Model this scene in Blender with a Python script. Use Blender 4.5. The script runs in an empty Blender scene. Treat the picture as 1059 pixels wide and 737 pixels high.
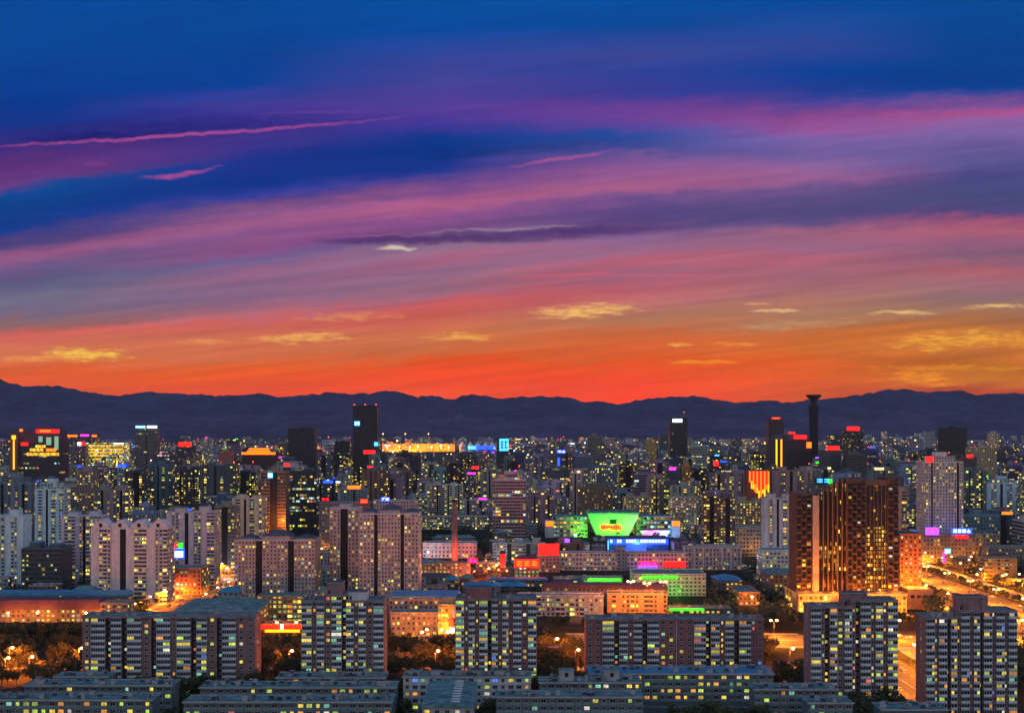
import bpy, math, random
from math import sin, cos, pi, radians, exp
from mathutils import Vector

R = random.Random(7)
S = bpy.context.scene
COL = S.collection
F = 1200.0           # focal length in photo pixels (photo 1059 px wide)
HC = 128.0           # camera height
HAZE_D = 1.3e-5      # density of the evening air
PX0, PY0 = 529.5, 445.0

# ------------------------------------------------------------------ camera, view, render
cam = bpy.data.cameras.new("camera")
cam.sensor_width = 36.0
cam.lens = 36.0 * F / 1059.0
cam.shift_y = (445.0 - 368.5) / 1059.0
cam.clip_start = 1.0
cam.clip_end = 90000.0
camo = bpy.data.objects.new("camera", cam)
COL.objects.link(camo)
camo.location = (0, 0, HC)
camo.rotation_euler = (pi / 2, 0, 0)
S.camera = camo
S.view_settings.view_transform = 'Standard'
S.view_settings.look = 'None'
S.view_settings.exposure = 0.0
S.view_settings.gamma = 1.0
S.view_settings.use_curve_mapping = False
S.render.engine = 'CYCLES'
cy = S.cycles
cy.max_bounces = 4
cy.diffuse_bounces = 2
cy.glossy_bounces = 2
cy.transmission_bounces = 2
cy.transparent_max_bounces = 4
cy.volume_bounces = 0
cy.sample_clamp_direct = 0.0
cy.sample_clamp_indirect = 2.0
cy.use_denoising = True
cy.use_adaptive_sampling = True
cy.adaptive_threshold = 0.02
cy.caustics_reflective = False
cy.caustics_refractive = False


def lin(c):
    return tuple(((x / 255.0) / 12.92 if x / 255.0 <= 0.04045 else ((x / 255.0 + 0.055) / 1.055) ** 2.4) for x in c)


class NT:
    """thin wrapper for building node trees"""
    def __init__(s, tree):
        s.t = tree
        s.n = tree.nodes
        s.l = tree.links

    def new(s, typ, **kw):
        n = s.n.new(typ)
        for k, v in kw.items():
            setattr(n, k, v)
        return n

    def put(s, sock, val):
        if val is None:
            return
        if isinstance(val, bpy.types.NodeSocket):
            s.l.new(val, sock)
        else:
            sock.default_value = val

    def m(s, op, a, b=None, c=None, clamp=False):
        n = s.new('ShaderNodeMath', operation=op, use_clamp=clamp)
        s.put(n.inputs[0], a)
        s.put(n.inputs[1], b)
        s.put(n.inputs[2], c)
        return n.outputs[0]

    def mix(s, f, a, b, blend='MIX'):
        n = s.new('ShaderNodeMix', data_type='RGBA', blend_type=blend)
        s.put(n.inputs[0], f)
        for sock, v in ((n.inputs[6], a), (n.inputs[7], b)):
            if isinstance(v, tuple) and len(v) == 3:
                v = v + (1,)
            s.put(sock, v)
        return n.outputs[2]

    def ss(s, x, a, b, lo=0.0, hi=1.0, kind='SMOOTHSTEP'):
        n = s.new('ShaderNodeMapRange', interpolation_type=kind)
        s.put(n.inputs[0], x)
        n.inputs[1].default_value = a
        n.inputs[2].default_value = b
        n.inputs[3].default_value = lo
        n.inputs[4].default_value = hi
        return n.outputs[0]

    def xyz(s, x=0.0, y=0.0, z=0.0):
        n = s.new('ShaderNodeCombineXYZ')
        s.put(n.inputs[0], x)
        s.put(n.inputs[1], y)
        s.put(n.inputs[2], z)
        return n.outputs[0]

    def noise(s, vec, scale=1.0, detail=2.0, rough=0.5, dist=0.0):
        n = s.new('ShaderNodeTexNoise')
        s.put(n.inputs['Vector'], vec)
        n.inputs['Scale'].default_value = scale
        n.inputs['Detail'].default_value = detail
        n.inputs['Roughness'].default_value = rough
        n.inputs['Distortion'].default_value = dist
        return n.outputs[0]

    def ramp(s, fac, stops, interp='LINEAR'):
        n = s.new('ShaderNodeValToRGB')
        cr = n.color_ramp
        cr.interpolation = interp
        s.put(n.inputs[0], fac)
        for i, (p, c) in enumerate(stops):
            e = cr.elements[i] if i < 2 else cr.elements.new(p)
            e.position = p
            e.color = tuple(c) + (1,)
        return n.outputs[0]


# ------------------------------------------------------------------ sky
def build_world():
    w = bpy.data.worlds.new("World")
    S.world = w
    w.use_nodes = True
    w.cycles.sampling_method = 'MANUAL'
    w.cycles.sample_map_resolution = 512
    t = NT(w.node_tree)
    bg = w.node_tree.nodes['Background']
    geo = t.new('ShaderNodeTexCoord').outputs['Generated']
    sp = t.new('ShaderNodeSeparateXYZ')
    t.put(sp.inputs[0], geo)
    dx, dy, dz = sp.outputs
    dyc = t.m('MAXIMUM', dy, 0.35)
    # px, py: directions of the western sky written on the scale of 1200 to the radian
    px = t.m('MULTIPLY_ADD', t.m('DIVIDE', dx, dyc), F, PX0)
    px = t.m('MINIMUM', t.m('MAXIMUM', px, -250.0), 1300.0)
    py = t.m('MULTIPLY_ADD', t.m('DIVIDE', dz, dyc), -F, PY0)
    py = t.m('MINIMUM', t.m('MAXIMUM', py, -400.0), 440.0)
    # streaky warp
    tilt = t.m('MULTIPLY_ADD', px, 0.10, py)
    n1 = t.noise(t.xyz(t.m('MULTIPLY', px, 0.0030), t.m('MULTIPLY', tilt, 0.022), 3.1), 1.0, 3.0, 0.55)
    n2 = t.noise(t.xyz(t.m('MULTIPLY', px, 0.011), t.m('MULTIPLY', tilt, 0.11), 8.7), 1.0, 3.0, 0.6)
    wob = t.m('ADD', t.m('MULTIPLY_ADD', n1, 26.0, -13.0), t.m('MULTIPLY_ADD', n2, 9.0, -4.5))
    n5 = t.noise(t.xyz(t.m('MULTIPLY', px, 0.022), t.m('MULTIPLY', tilt, 0.07), 21.0), 1.0, 6.0, 0.68, 0.4)
    wob = t.m('ADD', wob, t.m('MULTIPLY_ADD', n5, 22.0, -11.0))
    wob = t.m('MULTIPLY', wob, t.ss(py, 20, 130, 0.5, 1.0))
    pyw = t.m('ADD', py, wob)

    def shear(x):
        q = max(-160.0, min(1100.0, x - 60.0))
        return 0.172 * q - 0.000092 * q * q

    def sst(a, b, x):
        q = max(0.0, min(1.0, (x - a) / (b - a)))
        return q * q * (3 - 2 * q)

    def warp(x, y):
        return y + shear(x) * sst(90, 190, y) * (1 - sst(240, 400, y))
    q = t.m('MINIMUM', t.m('MAXIMUM', t.m('SUBTRACT', px, 60.0), -160.0), 1100.0)
    sh = t.m('MULTIPLY', q, t.m('MULTIPLY_ADD', q, -0.000092, 0.172))
    ww = t.m('MULTIPLY', t.ss(pyw, 90, 190), t.ss(pyw, 240, 400, 1.0, 0.0))
    yy = t.m('DIVIDE', t.m('MULTIPLY_ADD', sh, ww, pyw), 440.0)
    cols = [
        (60, [(0, 0, 73, 155), (60, 0, 68, 150), (100, 0, 58, 145), (125, 20, 50, 135), (145, 55, 45, 130), (155, 81, 46, 120), (172, 99, 51, 125), (184, 102, 60, 130), (193, 12, 70, 145), (210, 5, 62, 138), (228, 20, 58, 140), (236, 68, 61, 126), (248, 90, 71, 128), (256, 149, 85, 131), (264, 146, 89, 134), (274, 105, 85, 131), (290, 92, 89, 126), (305, 111, 107, 134), (320, 118, 103, 130), (335, 147, 101, 98), (345, 208, 98, 90), (358, 205, 110, 79), (368, 211, 110, 70), (385, 221, 92, 42), (400, 218, 84, 46)]), (260, [(0, 0, 73, 155), (60, 0, 66, 148), (90, 0, 63, 150), (105, 65, 60, 150), (115, 60, 50, 145), (135, 65, 50, 140), (150, 59, 50, 137), (165, 30, 50, 140), (190, 10, 50, 135), (205, 50, 60, 150), (215, 111, 77, 134), (228, 158, 90, 136), (240, 137, 84, 137), (256, 137, 79, 133), (266, 106, 94, 144), (282, 151, 98, 132), (290, 139, 101, 139), (310, 139, 101, 131), (328, 180, 104, 119), (335, 200, 95, 88), (350, 208, 110, 79), (370, 211, 108, 66), (385, 228, 89, 24), (400, 227, 76, 15)]), (460, [(0, 0, 78, 160), (30, 0, 73, 160), (60, 50, 70, 155), (90, 70, 65, 150), (110, 85, 60, 150), (128, 60, 55, 150), (140, 5, 55, 140), (160, 0, 50, 130), (175, 25, 55, 145), (185, 86, 65, 139), (200, 137, 79, 137), (212, 175, 92, 133), (222, 145, 81, 137), (235, 119, 74, 131), (258, 144, 110, 141), (270, 167, 95, 125), (285, 139, 101, 131), (300, 151, 102, 124), (310, 189, 87, 95), (322, 202, 92, 84), (335, 199, 103, 78), (350, 203, 113, 70), (365, 198, 103, 59), (375, 228, 80, 15), (390, 237, 72, 3), (405, 237, 79, 10)]), (660, [(0, 0, 78, 160), (25, 0, 73, 155), (60, 60, 70, 150), (75, 45, 65, 150), (95, 60, 60, 150), (105, 95, 60, 145), (120, 110, 65, 150), (135, 75, 70, 155), (143, 35, 75, 155), (155, 60, 73, 147), (162, 115, 84, 150), (175, 142, 85, 146), (195, 168, 95, 137), (203, 121, 82, 139), (215, 90, 71, 132), (228, 85, 66, 123), (245, 134, 97, 142), (260, 152, 102, 136), (270, 187, 96, 115), (285, 155, 98, 124), (300, 182, 91, 106), (312, 184, 108, 105), (325, 173, 118, 87), (345, 205, 100, 54), (360, 213, 91, 43), (375, 230, 82, 6), (390, 240, 74, 0), (410, 240, 66, 0)]), (840, [(0, 0, 73, 155), (25, 30, 75, 155), (50, 45, 70, 150), (70, 0, 63, 150), (92, 30, 60, 145), (105, 65, 65, 150), (118, 130, 70, 140), (130, 150, 80, 150), (142, 125, 100, 170), (158, 115, 94, 159), (170, 138, 99, 156), (183, 156, 95, 147), (195, 104, 81, 134), (215, 77, 70, 123), (228, 90, 76, 129), (240, 163, 98, 126), (255, 152, 102, 132), (265, 179, 95, 114), (280, 163, 103, 121), (295, 158, 102, 110), (312, 176, 116, 100), (330, 165, 120, 89), (345, 201, 104, 48), (360, 207, 108, 46), (372, 215, 92, 32), (390, 218, 89, 15), (412, 208, 84, 19)]), (999, [(0, 0, 73, 150), (40, 0, 68, 145), (75, 0, 63, 140), (90, 0, 63, 145), (97, 55, 70, 150), (108, 125, 80, 150), (116, 170, 80, 140), (125, 140, 95, 160), (140, 125, 100, 165), (155, 101, 88, 149), (170, 88, 83, 144), (185, 73, 73, 134), (205, 70, 74, 123), (218, 82, 71, 127), (225, 148, 79, 114), (235, 175, 95, 118), (250, 150, 93, 123), (265, 129, 91, 118), (280, 170, 94, 105), (295, 160, 107, 118), (307, 139, 108, 108), (320, 155, 110, 90), (335, 173, 108, 62), (350, 205, 120, 52), (365, 195, 108, 45), (375, 174, 96, 19), (390, 208, 118, 15), (402, 184, 74, 24), (412, 155, 55, 28)]),
    ]
    out = None
    for i, (x, st) in enumerate(cols):
        stops = [(max(0, min(1, warp(x, y) / 440.0)), lin((r, g, b))) for y, r, g, b in st]
        c = t.ramp(yy, stops)
        if out is None:
            out = c
        else:
            f = t.ss(px, cols[i - 1][0], x, 0, 1, 'LINEAR')
            out = t.mix(f, out, c)
    # slow mottling of the streaks
    n3 = t.noise(t.xyz(t.m('MULTIPLY', px, 0.006), t.m('MULTIPLY', tilt, 0.07), 1.3), 1.0, 4.0, 0.6)
    out = t.mix(1.0, out, t.mix(n3, (0.80, 0.80, 0.84), (1.20, 1.18, 1.14)), 'MULTIPLY')
    n4 = t.noise(t.xyz(t.m('MULTIPLY', px, 0.0055), t.m('MULTIPLY', tilt, 0.15), 6.3), 1.0, 3.0, 0.55)
    out = t.mix(t.ss(py, 60, 250, 0.35, 1.0), out, t.mix(1.0, out, t.mix(n4, (0.72, 0.75, 0.80), (1.24, 1.22, 1.18)), 'MULTIPLY'))
    # cloud shapes: (x, y, half length, half height, slope, curve, colour, strength, raggedness)
    nb = t.noise(t.xyz(t.m('MULTIPLY', px, 0.045), t.m('MULTIPLY', py, 0.25), 5.0), 1.0, 5.0, 0.65)
    nb2 = t.noise(t.xyz(t.m('MULTIPLY', px, 0.16), t.m('MULTIPLY', py, 0.75), 15.0), 1.0, 4.0, 0.65)
    nbc = t.m('ADD', t.m('MULTIPLY_ADD', nb, 4.0, -2.0), t.m('MULTIPLY_ADD', nb2, 1.3, -0.65))
    wv = t.noise(t.xyz(t.m('MULTIPLY', px, 0.016), 3.3, 1.0), 1.0, 3.0, 0.6)
    wv2 = t.noise(t.xyz(t.m('MULTIPLY', px, 0.07), t.m('MULTIPLY', py, 0.02), 9.0), 1.0, 2.0, 0.5)
    wave = t.m('ADD', t.m('MULTIPLY_ADD', wv, 9.0, -4.5), t.m('MULTIPLY_ADD', wv2, 4.0, -2.0))
    blobs = [
        (170, 134, 190, 12, -0.055, 0, (30, 32, 118), .85, .8),
        (110, 142, 95, 6, -0.03, 0, (22, 28, 105), .8, .9),
        (190, 140.5, 215, 2.3, -0.067, -0.00006, (195, 85, 150), .9, .5),
        (330, 117, 75, 1.6, -0.01, 0, (120, 70, 150), .5, .8),
        (100, 170, 16, 3, 0, 0, (140, 65, 135), .5, .8),
        (186, 182.5, 40, 3.2, -0.14, -0.0025, (190, 80, 150), .9, .7),
        (580, 164, 62, 2.4, -0.14, 0, (185, 90, 150), .85, .7),
        (520, 243, 210, 8.0, -0.036, 0, (72, 44, 108), .95, .28),
        (470, 248, 125, 4.5, -0.02, 0, (68, 42, 100), .9, .3),
        (605, 239, 105, 5.0, -0.03, 0, (72, 44, 108), .9, .25),
        (380, 249, 60, 3.0, -0.02, 0, (75, 46, 105), .85, .3),
        (520, 236.5, 95, 2.0, -0.05, 0, (165, 140, 165), .75, .9),
        (410, 257, 20, 2.6, -0.02, 0, (235, 225, 190), .95, .5),
        (395, 244, 60, 1.2, -0.03, 0, (160, 85, 130), .8, .7),
        (86, 366.5, 45, 6.60, 0.01, 0, (250, 205, 75), .95, 1.30),
        (40, 371, 44, 3.60, 0, 0, (240, 160, 80), .7, 1.30),
        (312, 350, 50, 6.00, -0.03, 0, (245, 180, 90), .8, 1.59),
        (360, 328, 54, 4.80, -0.02, 0, (235, 150, 90), .6, 1.59),
        (212, 354, 26, 3.12, 0, 0, (240, 170, 90), .7, 1.30),
        (475, 348.5, 32, 4.32, 0.03, 0, (245, 180, 80), .85, 1.30),
        (604, 321, 54, 7.20, -0.05, 0, (250, 195, 105), .9, 1.44),
        (590, 284, 60, 2.2, -0.02, 0, (225, 90, 110), .7, .7),
        (690, 285, 75, 1.8, -0.01, 0, (220, 95, 110), .6, .7),
        (803, 321, 26, 2.28, -0.03, 0, (245, 200, 140), .9, 0.87),
        (782, 314, 14, 1.80, 0, 0, (235, 170, 120), .7, 0.87),
        (938, 323.5, 35, 2.40, -0.02, 0, (245, 200, 125), .9, 1.01),
        (1030, 316.5, 39, 2.40, -0.03, 0, (245, 200, 125), .9, 1.01),
        (815, 336, 66, 6.00, -0.05, 0, (200, 150, 110), .6, 1.44),
        (725, 374, 35, 2.64, 0, 0, (245, 150, 40), .8, 1.16),
        (703, 356, 13, 2.40, 0, 0, (250, 180, 80), .8, 1.01),
        (765, 356, 32, 2.40, 0, 0, (240, 150, 60), .7, 1.30),
        (980, 352, 59, 9.60, -0.05, 0, (240, 175, 60), .7, 1.88),
        (1040, 350, 37, 8.40, 0.10, 0, (235, 160, 50), .7, 1.88),
        (955, 391, 39, 7.20, 0.10, 0, (245, 150, 30), .8, 1.59),
        (985, 380, 88, 3.60, 0.0, 0, (235, 150, 30), .6, 1.59),
        (900, 372, 66, 4.80, 0.02, 0, (175, 95, 45), .6, 1.59),
        (1010, 366, 54, 4.80, -0.04, 0, (165, 95, 50), .6, 1.59),
    ]
    for (x, y, a, b, k, cv, c, st, rg) in blobs:
        ux = t.m('SUBTRACT', px, float(x))
        line = t.m('MULTIPLY', ux, t.m('MULTIPLY_ADD', ux, float(cv), float(k))) if cv else t.m('MULTIPLY', ux, float(k))
        uy = t.m('SUBTRACT', t.m('SUBTRACT', t.m('ADD', py, wave), float(y)), line)
        e = t.m('ADD', t.m('POWER', t.m('ABSOLUTE', t.m('DIVIDE', ux, float(a))), 2.0), t.m('POWER', t.m('ABSOLUTE', t.m('DIVIDE', uy, float(b))), 2.0))
        v = t.m('SUBTRACT', 1.0, e)
        v = t.m('MULTIPLY_ADD', nbc, float(rg), v)
        out = t.mix(t.m('MULTIPLY', t.ss(v, -0.5, 1.9), st), out, lin(c))
    # the sky seen low through the evening air must be brighter than what arrives
    path = t.m('MINIMUM', t.m('DIVIDE', 660.0, t.m('MAXIMUM', dz, 0.02)), 18500.0)
    tr = t.m('EXPONENT', t.m('MULTIPLY', path, -HAZE_D))
    vs = t.new('ShaderNodeVectorMath', operation='SUBTRACT')
    t.put(vs.inputs[0], out)
    hz_c = t.m('SUBTRACT', 1.0, tr)
    t.put(vs.inputs[1], t.xyz(t.m('MULTIPLY', hz_c, .05), t.m('MULTIPLY', hz_c, .045), t.m('MULTIPLY', hz_c, .10)))
    vd = t.new('ShaderNodeVectorMath', operation='MAXIMUM')
    t.put(vd.inputs[0], vs.outputs[0])
    vd.inputs[1].default_value = (0, 0, 0)
    vm = t.new('ShaderNodeVectorMath', operation='SCALE')
    t.put(vm.inputs[0], vd.outputs[0])
    t.put(vm.inputs['Scale'], t.m('DIVIDE', 1.0, tr))
    out = vm.outputs[0]
    # unseen eastern half behind the viewer: lavender blue afterglow raised to light the facades
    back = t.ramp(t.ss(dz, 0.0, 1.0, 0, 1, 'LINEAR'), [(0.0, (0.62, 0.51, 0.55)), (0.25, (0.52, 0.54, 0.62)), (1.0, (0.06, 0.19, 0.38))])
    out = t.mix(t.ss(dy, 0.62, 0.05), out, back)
    # what is left of the physical twilight sky
    sky = t.new('ShaderNodeTexSky', sky_type='NISHITA')
    sky.sun_disc = False
    sky.sun_elevation = radians(1.0)
    sky.sun_rotation = radians(8.0)
    out = t.mix(0.0004, out, sky.outputs[0], 'ADD')
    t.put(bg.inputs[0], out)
    bg.inputs[1].default_value = 1.0


build_world()
sun = bpy.data.lights.new("sun", 'SUN')
sun.energy = 0.06
sun.angle = radians(12)
sun.color = (1.0, 0.55, 0.35)
suno = bpy.data.objects.new("sun", sun)
COL.objects.link(suno)
_az, _el = radians(8.0), radians(5.0)
suno.rotation_euler = Vector((-sin(_az) * cos(_el), -cos(_az) * cos(_el), -sin(_el))).to_track_quat('-Z', 'Y').to_euler()


# ------------------------------------------------------------------ materials
MATS = {}


def newmat(name):
    m = bpy.data.materials.new(name)
    m.use_nodes = True
    MATS[name] = m
    t = NT(m.node_tree)
    return m, t, m.node_tree.nodes['Principled BSDF']


def surf(name, col, rough=0.85, var=0.25, scale=0.35, metal=0.0, streak=False):
    """weathered plain surface"""
    m, t, b = newmat(name)
    tc = t.new('ShaderNodeTexCoord').outputs['Object']
    n = t.noise(tc, scale, 4, 0.6)
    n2 = t.noise(tc, scale * 7, 2, 0.6)
    nn = t.m('ADD', t.m('MULTIPLY', n, 0.65), t.m('MULTIPLY', n2, 0.35))
    lo = tuple(c * (1 - var) for c in col)
    hi = tuple(min(1, c * (1 + var)) for c in col)
    t.put(b.inputs['Base Color'], t.mix(t.ss(nn, 0.3, 0.7), lo, hi))
    b.inputs['Roughness'].default_value = rough
    b.inputs['Metallic'].default_value = metal
    if rough > .55:
        b.inputs['Specular IOR Level'].default_value = 0.1
    return m


def objcol(name, rough=0.85, var=0.3):
    """weathered plain surface whose paint colour is the object's own"""
    m, t, b = newmat(name)
    oi = t.new('ShaderNodeObjectInfo')
    tc = t.new('ShaderNodeTexCoord').outputs['Object']
    n = t.noise(tc, 0.25, 4, 0.65)
    st = t.new('ShaderNodeMapping')
    st.inputs['Scale'].default_value = (1.2, 1.2, 0.06)
    t.put(st.inputs[0], tc)
    n2 = t.noise(st.outputs[0], 1.0, 3, 0.6)
    nn = t.m('ADD', t.m('MULTIPLY', n, 0.5), t.m('MULTIPLY', n2, 0.5))
    t.put(b.inputs['Base Color'], t.mix(1.0, oi.outputs['Color'], t.mix(t.ss(nn, 0.3, 0.7), (1 - var,) * 3, (1 + var * .6,) * 3), 'MULTIPLY'))
    b.inputs['Roughness'].default_value = rough
    b.inputs['Specular IOR Level'].default_value = 0.15
    return m


def glow(name, col, strength, rough=0.4):
    m, t, b = newmat(name)
    c = tuple(col) + (1,)
    b.inputs['Base Color'].default_value = tuple(x * 0.3 for x in col) + (1,)
    b.inputs['Emission Color'].default_value = c
    b.inputs['Emission Strength'].default_value = strength
    b.inputs['Roughness'].default_value = rough
    m.cycles.emission_sampling = 'NONE'
    return m


LITCOL = [(0.0, (1.0, 0.66, 0.08)), (0.25, (0.72, 0.88, 0.14)), (0.38, (1.0, 0.36, 0.04)), (0.55, (0.40, 0.90, 0.85)),
          (0.72, (0.90, 0.95, 0.95)), (0.90, (0.15, 0.40, 1.0)), (0.95, (1.0, 0.10, 0.05))]
GOLD = [(0.0, (1.0, 0.45, 0.04)), (0.4, (1.0, 0.60, 0.10)), (0.75, (1.0, 0.28, 0.02)), (0.93, (0.7, 0.9, 0.3))]


def facade(name, wx=0.30, wy=0.30, colkinds=True, bright=1.3, bands=False, attr=False, cols=None):
    """storeys and windows, one unit of UV per window bay and storey; paint colour and share of lit rooms come from the object"""
    m, t, b = newmat(name)
    uv = t.new('ShaderNodeUVMap')
    uv.uv_map = 'UVMap'
    sp = t.new('ShaderNodeSeparateXYZ')
    t.put(sp.inputs[0], uv.outputs[0])
    u, v = sp.outputs[0], sp.outputs[1]
    if attr:
        a = t.new('ShaderNodeAttribute', attribute_type='GEOMETRY', attribute_name='paint')
        colr, dens = a.outputs['Color'], a.outputs['Alpha']
        rnd = 0.37
    else:
        oi = t.new('ShaderNodeObjectInfo')
        colr, dens, rnd = oi.outputs['Color'], oi.outputs['Alpha'], oi.outputs['Random']
    seed = t.m('MULTIPLY', rnd, 371.0)
    cu, cv = t.m('FLOOR', u), t.m('FLOOR', v)
    fu, fv = t.m('FRACT', u), t.m('FRACT', v)
    w1 = t.new('ShaderNodeTexWhiteNoise', noise_dimensions='3D')
    t.put(w1.inputs[0], t.xyz(cu, cv, seed))
    wc = t.new('ShaderNodeTexWhiteNoise', noise_dimensions='2D')
    t.put(wc.inputs[0], t.xyz(cu, seed, 0.0))
    ss1 = t.new('ShaderNodeSeparateXYZ')
    t.put(ss1.inputs[0], w1.outputs[1])
    ra, rb, rc = ss1.outputs
    ss2 = t.new('ShaderNodeSeparateXYZ')
    t.put(ss2.inputs[0], wc.outputs[1])
    ka, kb, kc = ss2.outputs
    # window rectangle, its width differs from column to column
    balc = t.m('GREATER_THAN', kb, 0.52) if colkinds else 0.0
    ww = t.m('MULTIPLY_ADD', balc, 0.46 - wx, t.m('MULTIPLY_ADD', ka, 0.12, wx - 0.08)) if colkinds else wx
    inx = t.m('LESS_THAN', t.m('ABSOLUTE', t.m('SUBTRACT', fu, 0.5)), ww)
    iny = t.m('LESS_THAN', t.m('ABSOLUTE', t.m('SUBTRACT', fv, 0.55)), wy)
    win = t.m('MULTIPLY', inx, iny)
    if colkinds:
        blank = t.m('LESS_THAN', kb, 0.13)
        win = t.m('MULTIPLY', win, t.m('SUBTRACT', 1.0, blank))
    if bands:
        wb = t.new('ShaderNodeTexWhiteNoise', noise_dimensions='2D')
        t.put(wb.inputs[0], t.xyz(cv, seed, 0.0))
        wg = t.new('ShaderNodeTexWhiteNoise', noise_dimensions='3D')
        t.put(wg.inputs[0], t.xyz(t.m('FLOOR', t.m('MULTIPLY', u, 0.25)), cv, seed))
        litf = t.m('ADD', t.m('MULTIPLY', wb.outputs[0], 0.5), t.m('MULTIPLY', wg.outputs[0], 0.5))
        litf = t.m('MULTIPLY_ADD', w1.outputs[0], 0.12, litf)
    else:
        litf = w1.outputs[0]
    lit = t.m('MULTIPLY', t.m('LESS_THAN', litf, t.m('MULTIPLY', dens, 1.0 if bands or cols else 1.35)), win)
    # curtains: part of the lit pane is dimmer
    cur = t.m('LESS_THAN', fu, t.m('MULTIPLY_ADD', rb, 0.6, 0.2))
    lum = t.m('MULTIPLY', t.m('MULTIPLY_ADD', t.m('POWER', rc, 4.0), 3.2, 0.35), t.m('MULTIPLY_ADD', cur, 0.5, 0.5))
    lcol = t.ramp(ra, cols or LITCOL, 'CONSTANT')
    tc = t.new('ShaderNodeTexCoord').outputs['Object']
    n = t.noise(tc, 0.2, 4, 0.65)
    mp = t.new('ShaderNodeMapping')
    mp.inputs['Scale'].default_value = (0.9, 0.9, 0.05)
    t.put(mp.inputs[0], tc)
    n2 = t.noise(mp.outputs[0], 1.0, 3, 0.6)
    dirt = t.ss(t.m('ADD', t.m('MULTIPLY', n, 0.5), t.m('MULTIPLY', n2, 0.5)), 0.3, 0.7, 0.70, 1.2)
    dirt = t.m('MULTIPLY', dirt, 0.72)
    wall = t.mix(1.0, colr, t.xyz(dirt, dirt, dirt), 'MULTIPLY')
    if colkinds:
        # balcony columns with a lighter parapet below each window
        bal = t.m('MULTIPLY', balc, t.m('LESS_THAN', fv, 0.28))
        wall = t.mix(t.m('MULTIPLY', bal, 0.6), wall, t.mix(1.0, colr, (1.25, 1.35, 1.45), 'MULTIPLY'))
        slab = t.m('LESS_THAN', fv, 0.07)
        wall = t.mix(t.m('MULTIPLY', slab, 0.45), wall, (0.05, 0.05, 0.05))
    glass = t.mix(rb, (0.012, 0.014, 0.018), (0.05, 0.05, 0.055))
    t.put(b.inputs['Base Color'], t.mix(win, wall, glass))
    t.put(b.inputs['Roughness'], t.m('MULTIPLY_ADD', win, -0.55, 0.85))
    t.put(b.inputs['Emission Color'], lcol)
    t.put(b.inputs['Emission Strength'], t.m('MULTIPLY', t.m('MULTIPLY', lit, lum), bright))
    m.cycles.emission_sampling = 'NONE'
    return m


M_FAC = facade('facade_flats', 0.28, 0.27, True, 1.15)
M_GRID = facade('facade_small_windows', 0.22, 0.25, False, 0.9)
M_OFF = facade('facade_office_bands', 0.46, 0.30, False, 0.7, bands=True)
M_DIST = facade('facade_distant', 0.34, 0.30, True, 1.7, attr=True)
M_WALL = objcol('painted_render')
M_ROOF = surf('roof_felt', (0.13, 0.23, 0.23), 0.8, 0.6, 0.22)
M_ROOFD = surf('roof_dark', (0.10, 0.10, 0.13), 0.85, 0.35, 0.15)
M_ROOFB = surf('roof_blue_sheet', (0.05, 0.25, 0.42), 0.45, 0.25, 0.1)
M_ROOFP = surf('roof_purple_sheet', (0.16, 0.07, 0.10), 0.6, 0.3, 0.1)
M_CONC = surf('concrete', (0.38, 0.37, 0.38), 0.9, 0.2, 0.2)
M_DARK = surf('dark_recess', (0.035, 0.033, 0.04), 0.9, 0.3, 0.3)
M_BAL = surf('balcony_panel', (0.60, 0.64, 0.68), 0.6, 0.22, 0.5)
M_WALKUP = surf('walk_up_render', (0.12, 0.165, 0.175), 0.9, 0.3, 0.15)
M_BAND = surf('walk_up_parapet', (0.19, 0.27, 0.285), 0.8, 0.3, 0.3)
M_WHITE = surf('white_render', (0.62, 0.60, 0.62), 0.8, 0.15, 0.3)
M_METAL = surf('grey_metal', (0.30, 0.31, 0.33), 0.45, 0.2, 1.0, 0.6)
M_BARK = surf('bark', (0.07, 0.05, 0.035), 0.95, 0.3, 2.0)


def brick(name, c1, c2):
    m, t, b = newmat(name)
    tc = t.new('ShaderNodeTexCoord').outputs['Object']
    sp = t.new('ShaderNodeSeparateXYZ')
    t.put(sp.inputs[0], tc)
    br = t.new('ShaderNodeTexBrick')
    t.put(br.inputs['Vector'], t.xyz(t.m('ADD', sp.outputs[0], sp.outputs[1]), sp.outputs[2], 0.0))
    br.inputs['Scale'].default_value = 1.0
    br.inputs['Brick Width'].default_value = 0.9
    br.inputs['Row Height'].default_value = 0.30
    br.inputs['Mortar Size'].default_value = 0.02
    br.inputs['Color1'].default_value = tuple(c1) + (1,)
    br.inputs['Color2'].default_value = tuple(c2) + (1,)
    br.inputs['Mortar'].default_value = (0.25, 0.22, 0.21, 1)
    n = t.noise(tc, 0.3, 4, 0.6)
    mp = t.new('ShaderNodeMapping')
    mp.inputs['Scale'].default_value = (0.8, 0.8, 0.07)
    t.put(mp.inputs[0], tc)
    n2 = t.noise(mp.outputs[0], 1.0, 3, 0.6)
    d = t.ss(t.m('ADD', t.m('MULTIPLY', n, .5), t.m('MULTIPLY', n2, .5)), 0.3, 0.7, 0.65, 1.25)
    t.put(b.inputs['Base Color'], t.mix(1.0, br.outputs[0], t.xyz(d, d, d), 'MULTIPLY'))
    b.inputs['Roughness'].default_value = 0.9
    return m


M_BRICK = brick('brown_brick', (0.34, 0.18, 0.18), (0.26, 0.135, 0.14))
M_BRICKR = brick('red_brick', (0.38, 0.12, 0.115), (0.28, 0.09, 0.09))
M_BRICKO = brick('orange_brick', (0.40, 0.16, 0.07), (0.33, 0.12, 0.05))


def glassmat():
    m, t, b = newmat('dark_glass')
    oi = t.new('ShaderNodeObjectInfo')
    t.put(b.inputs['Base Color'], t.mix(oi.outputs['Random'], (0.015, 0.018, 0.022), (0.06, 0.065, 0.075)))
    b.inputs['Roughness'].default_value = 0.15
    return m


M_GLASS = glassmat()


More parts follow.
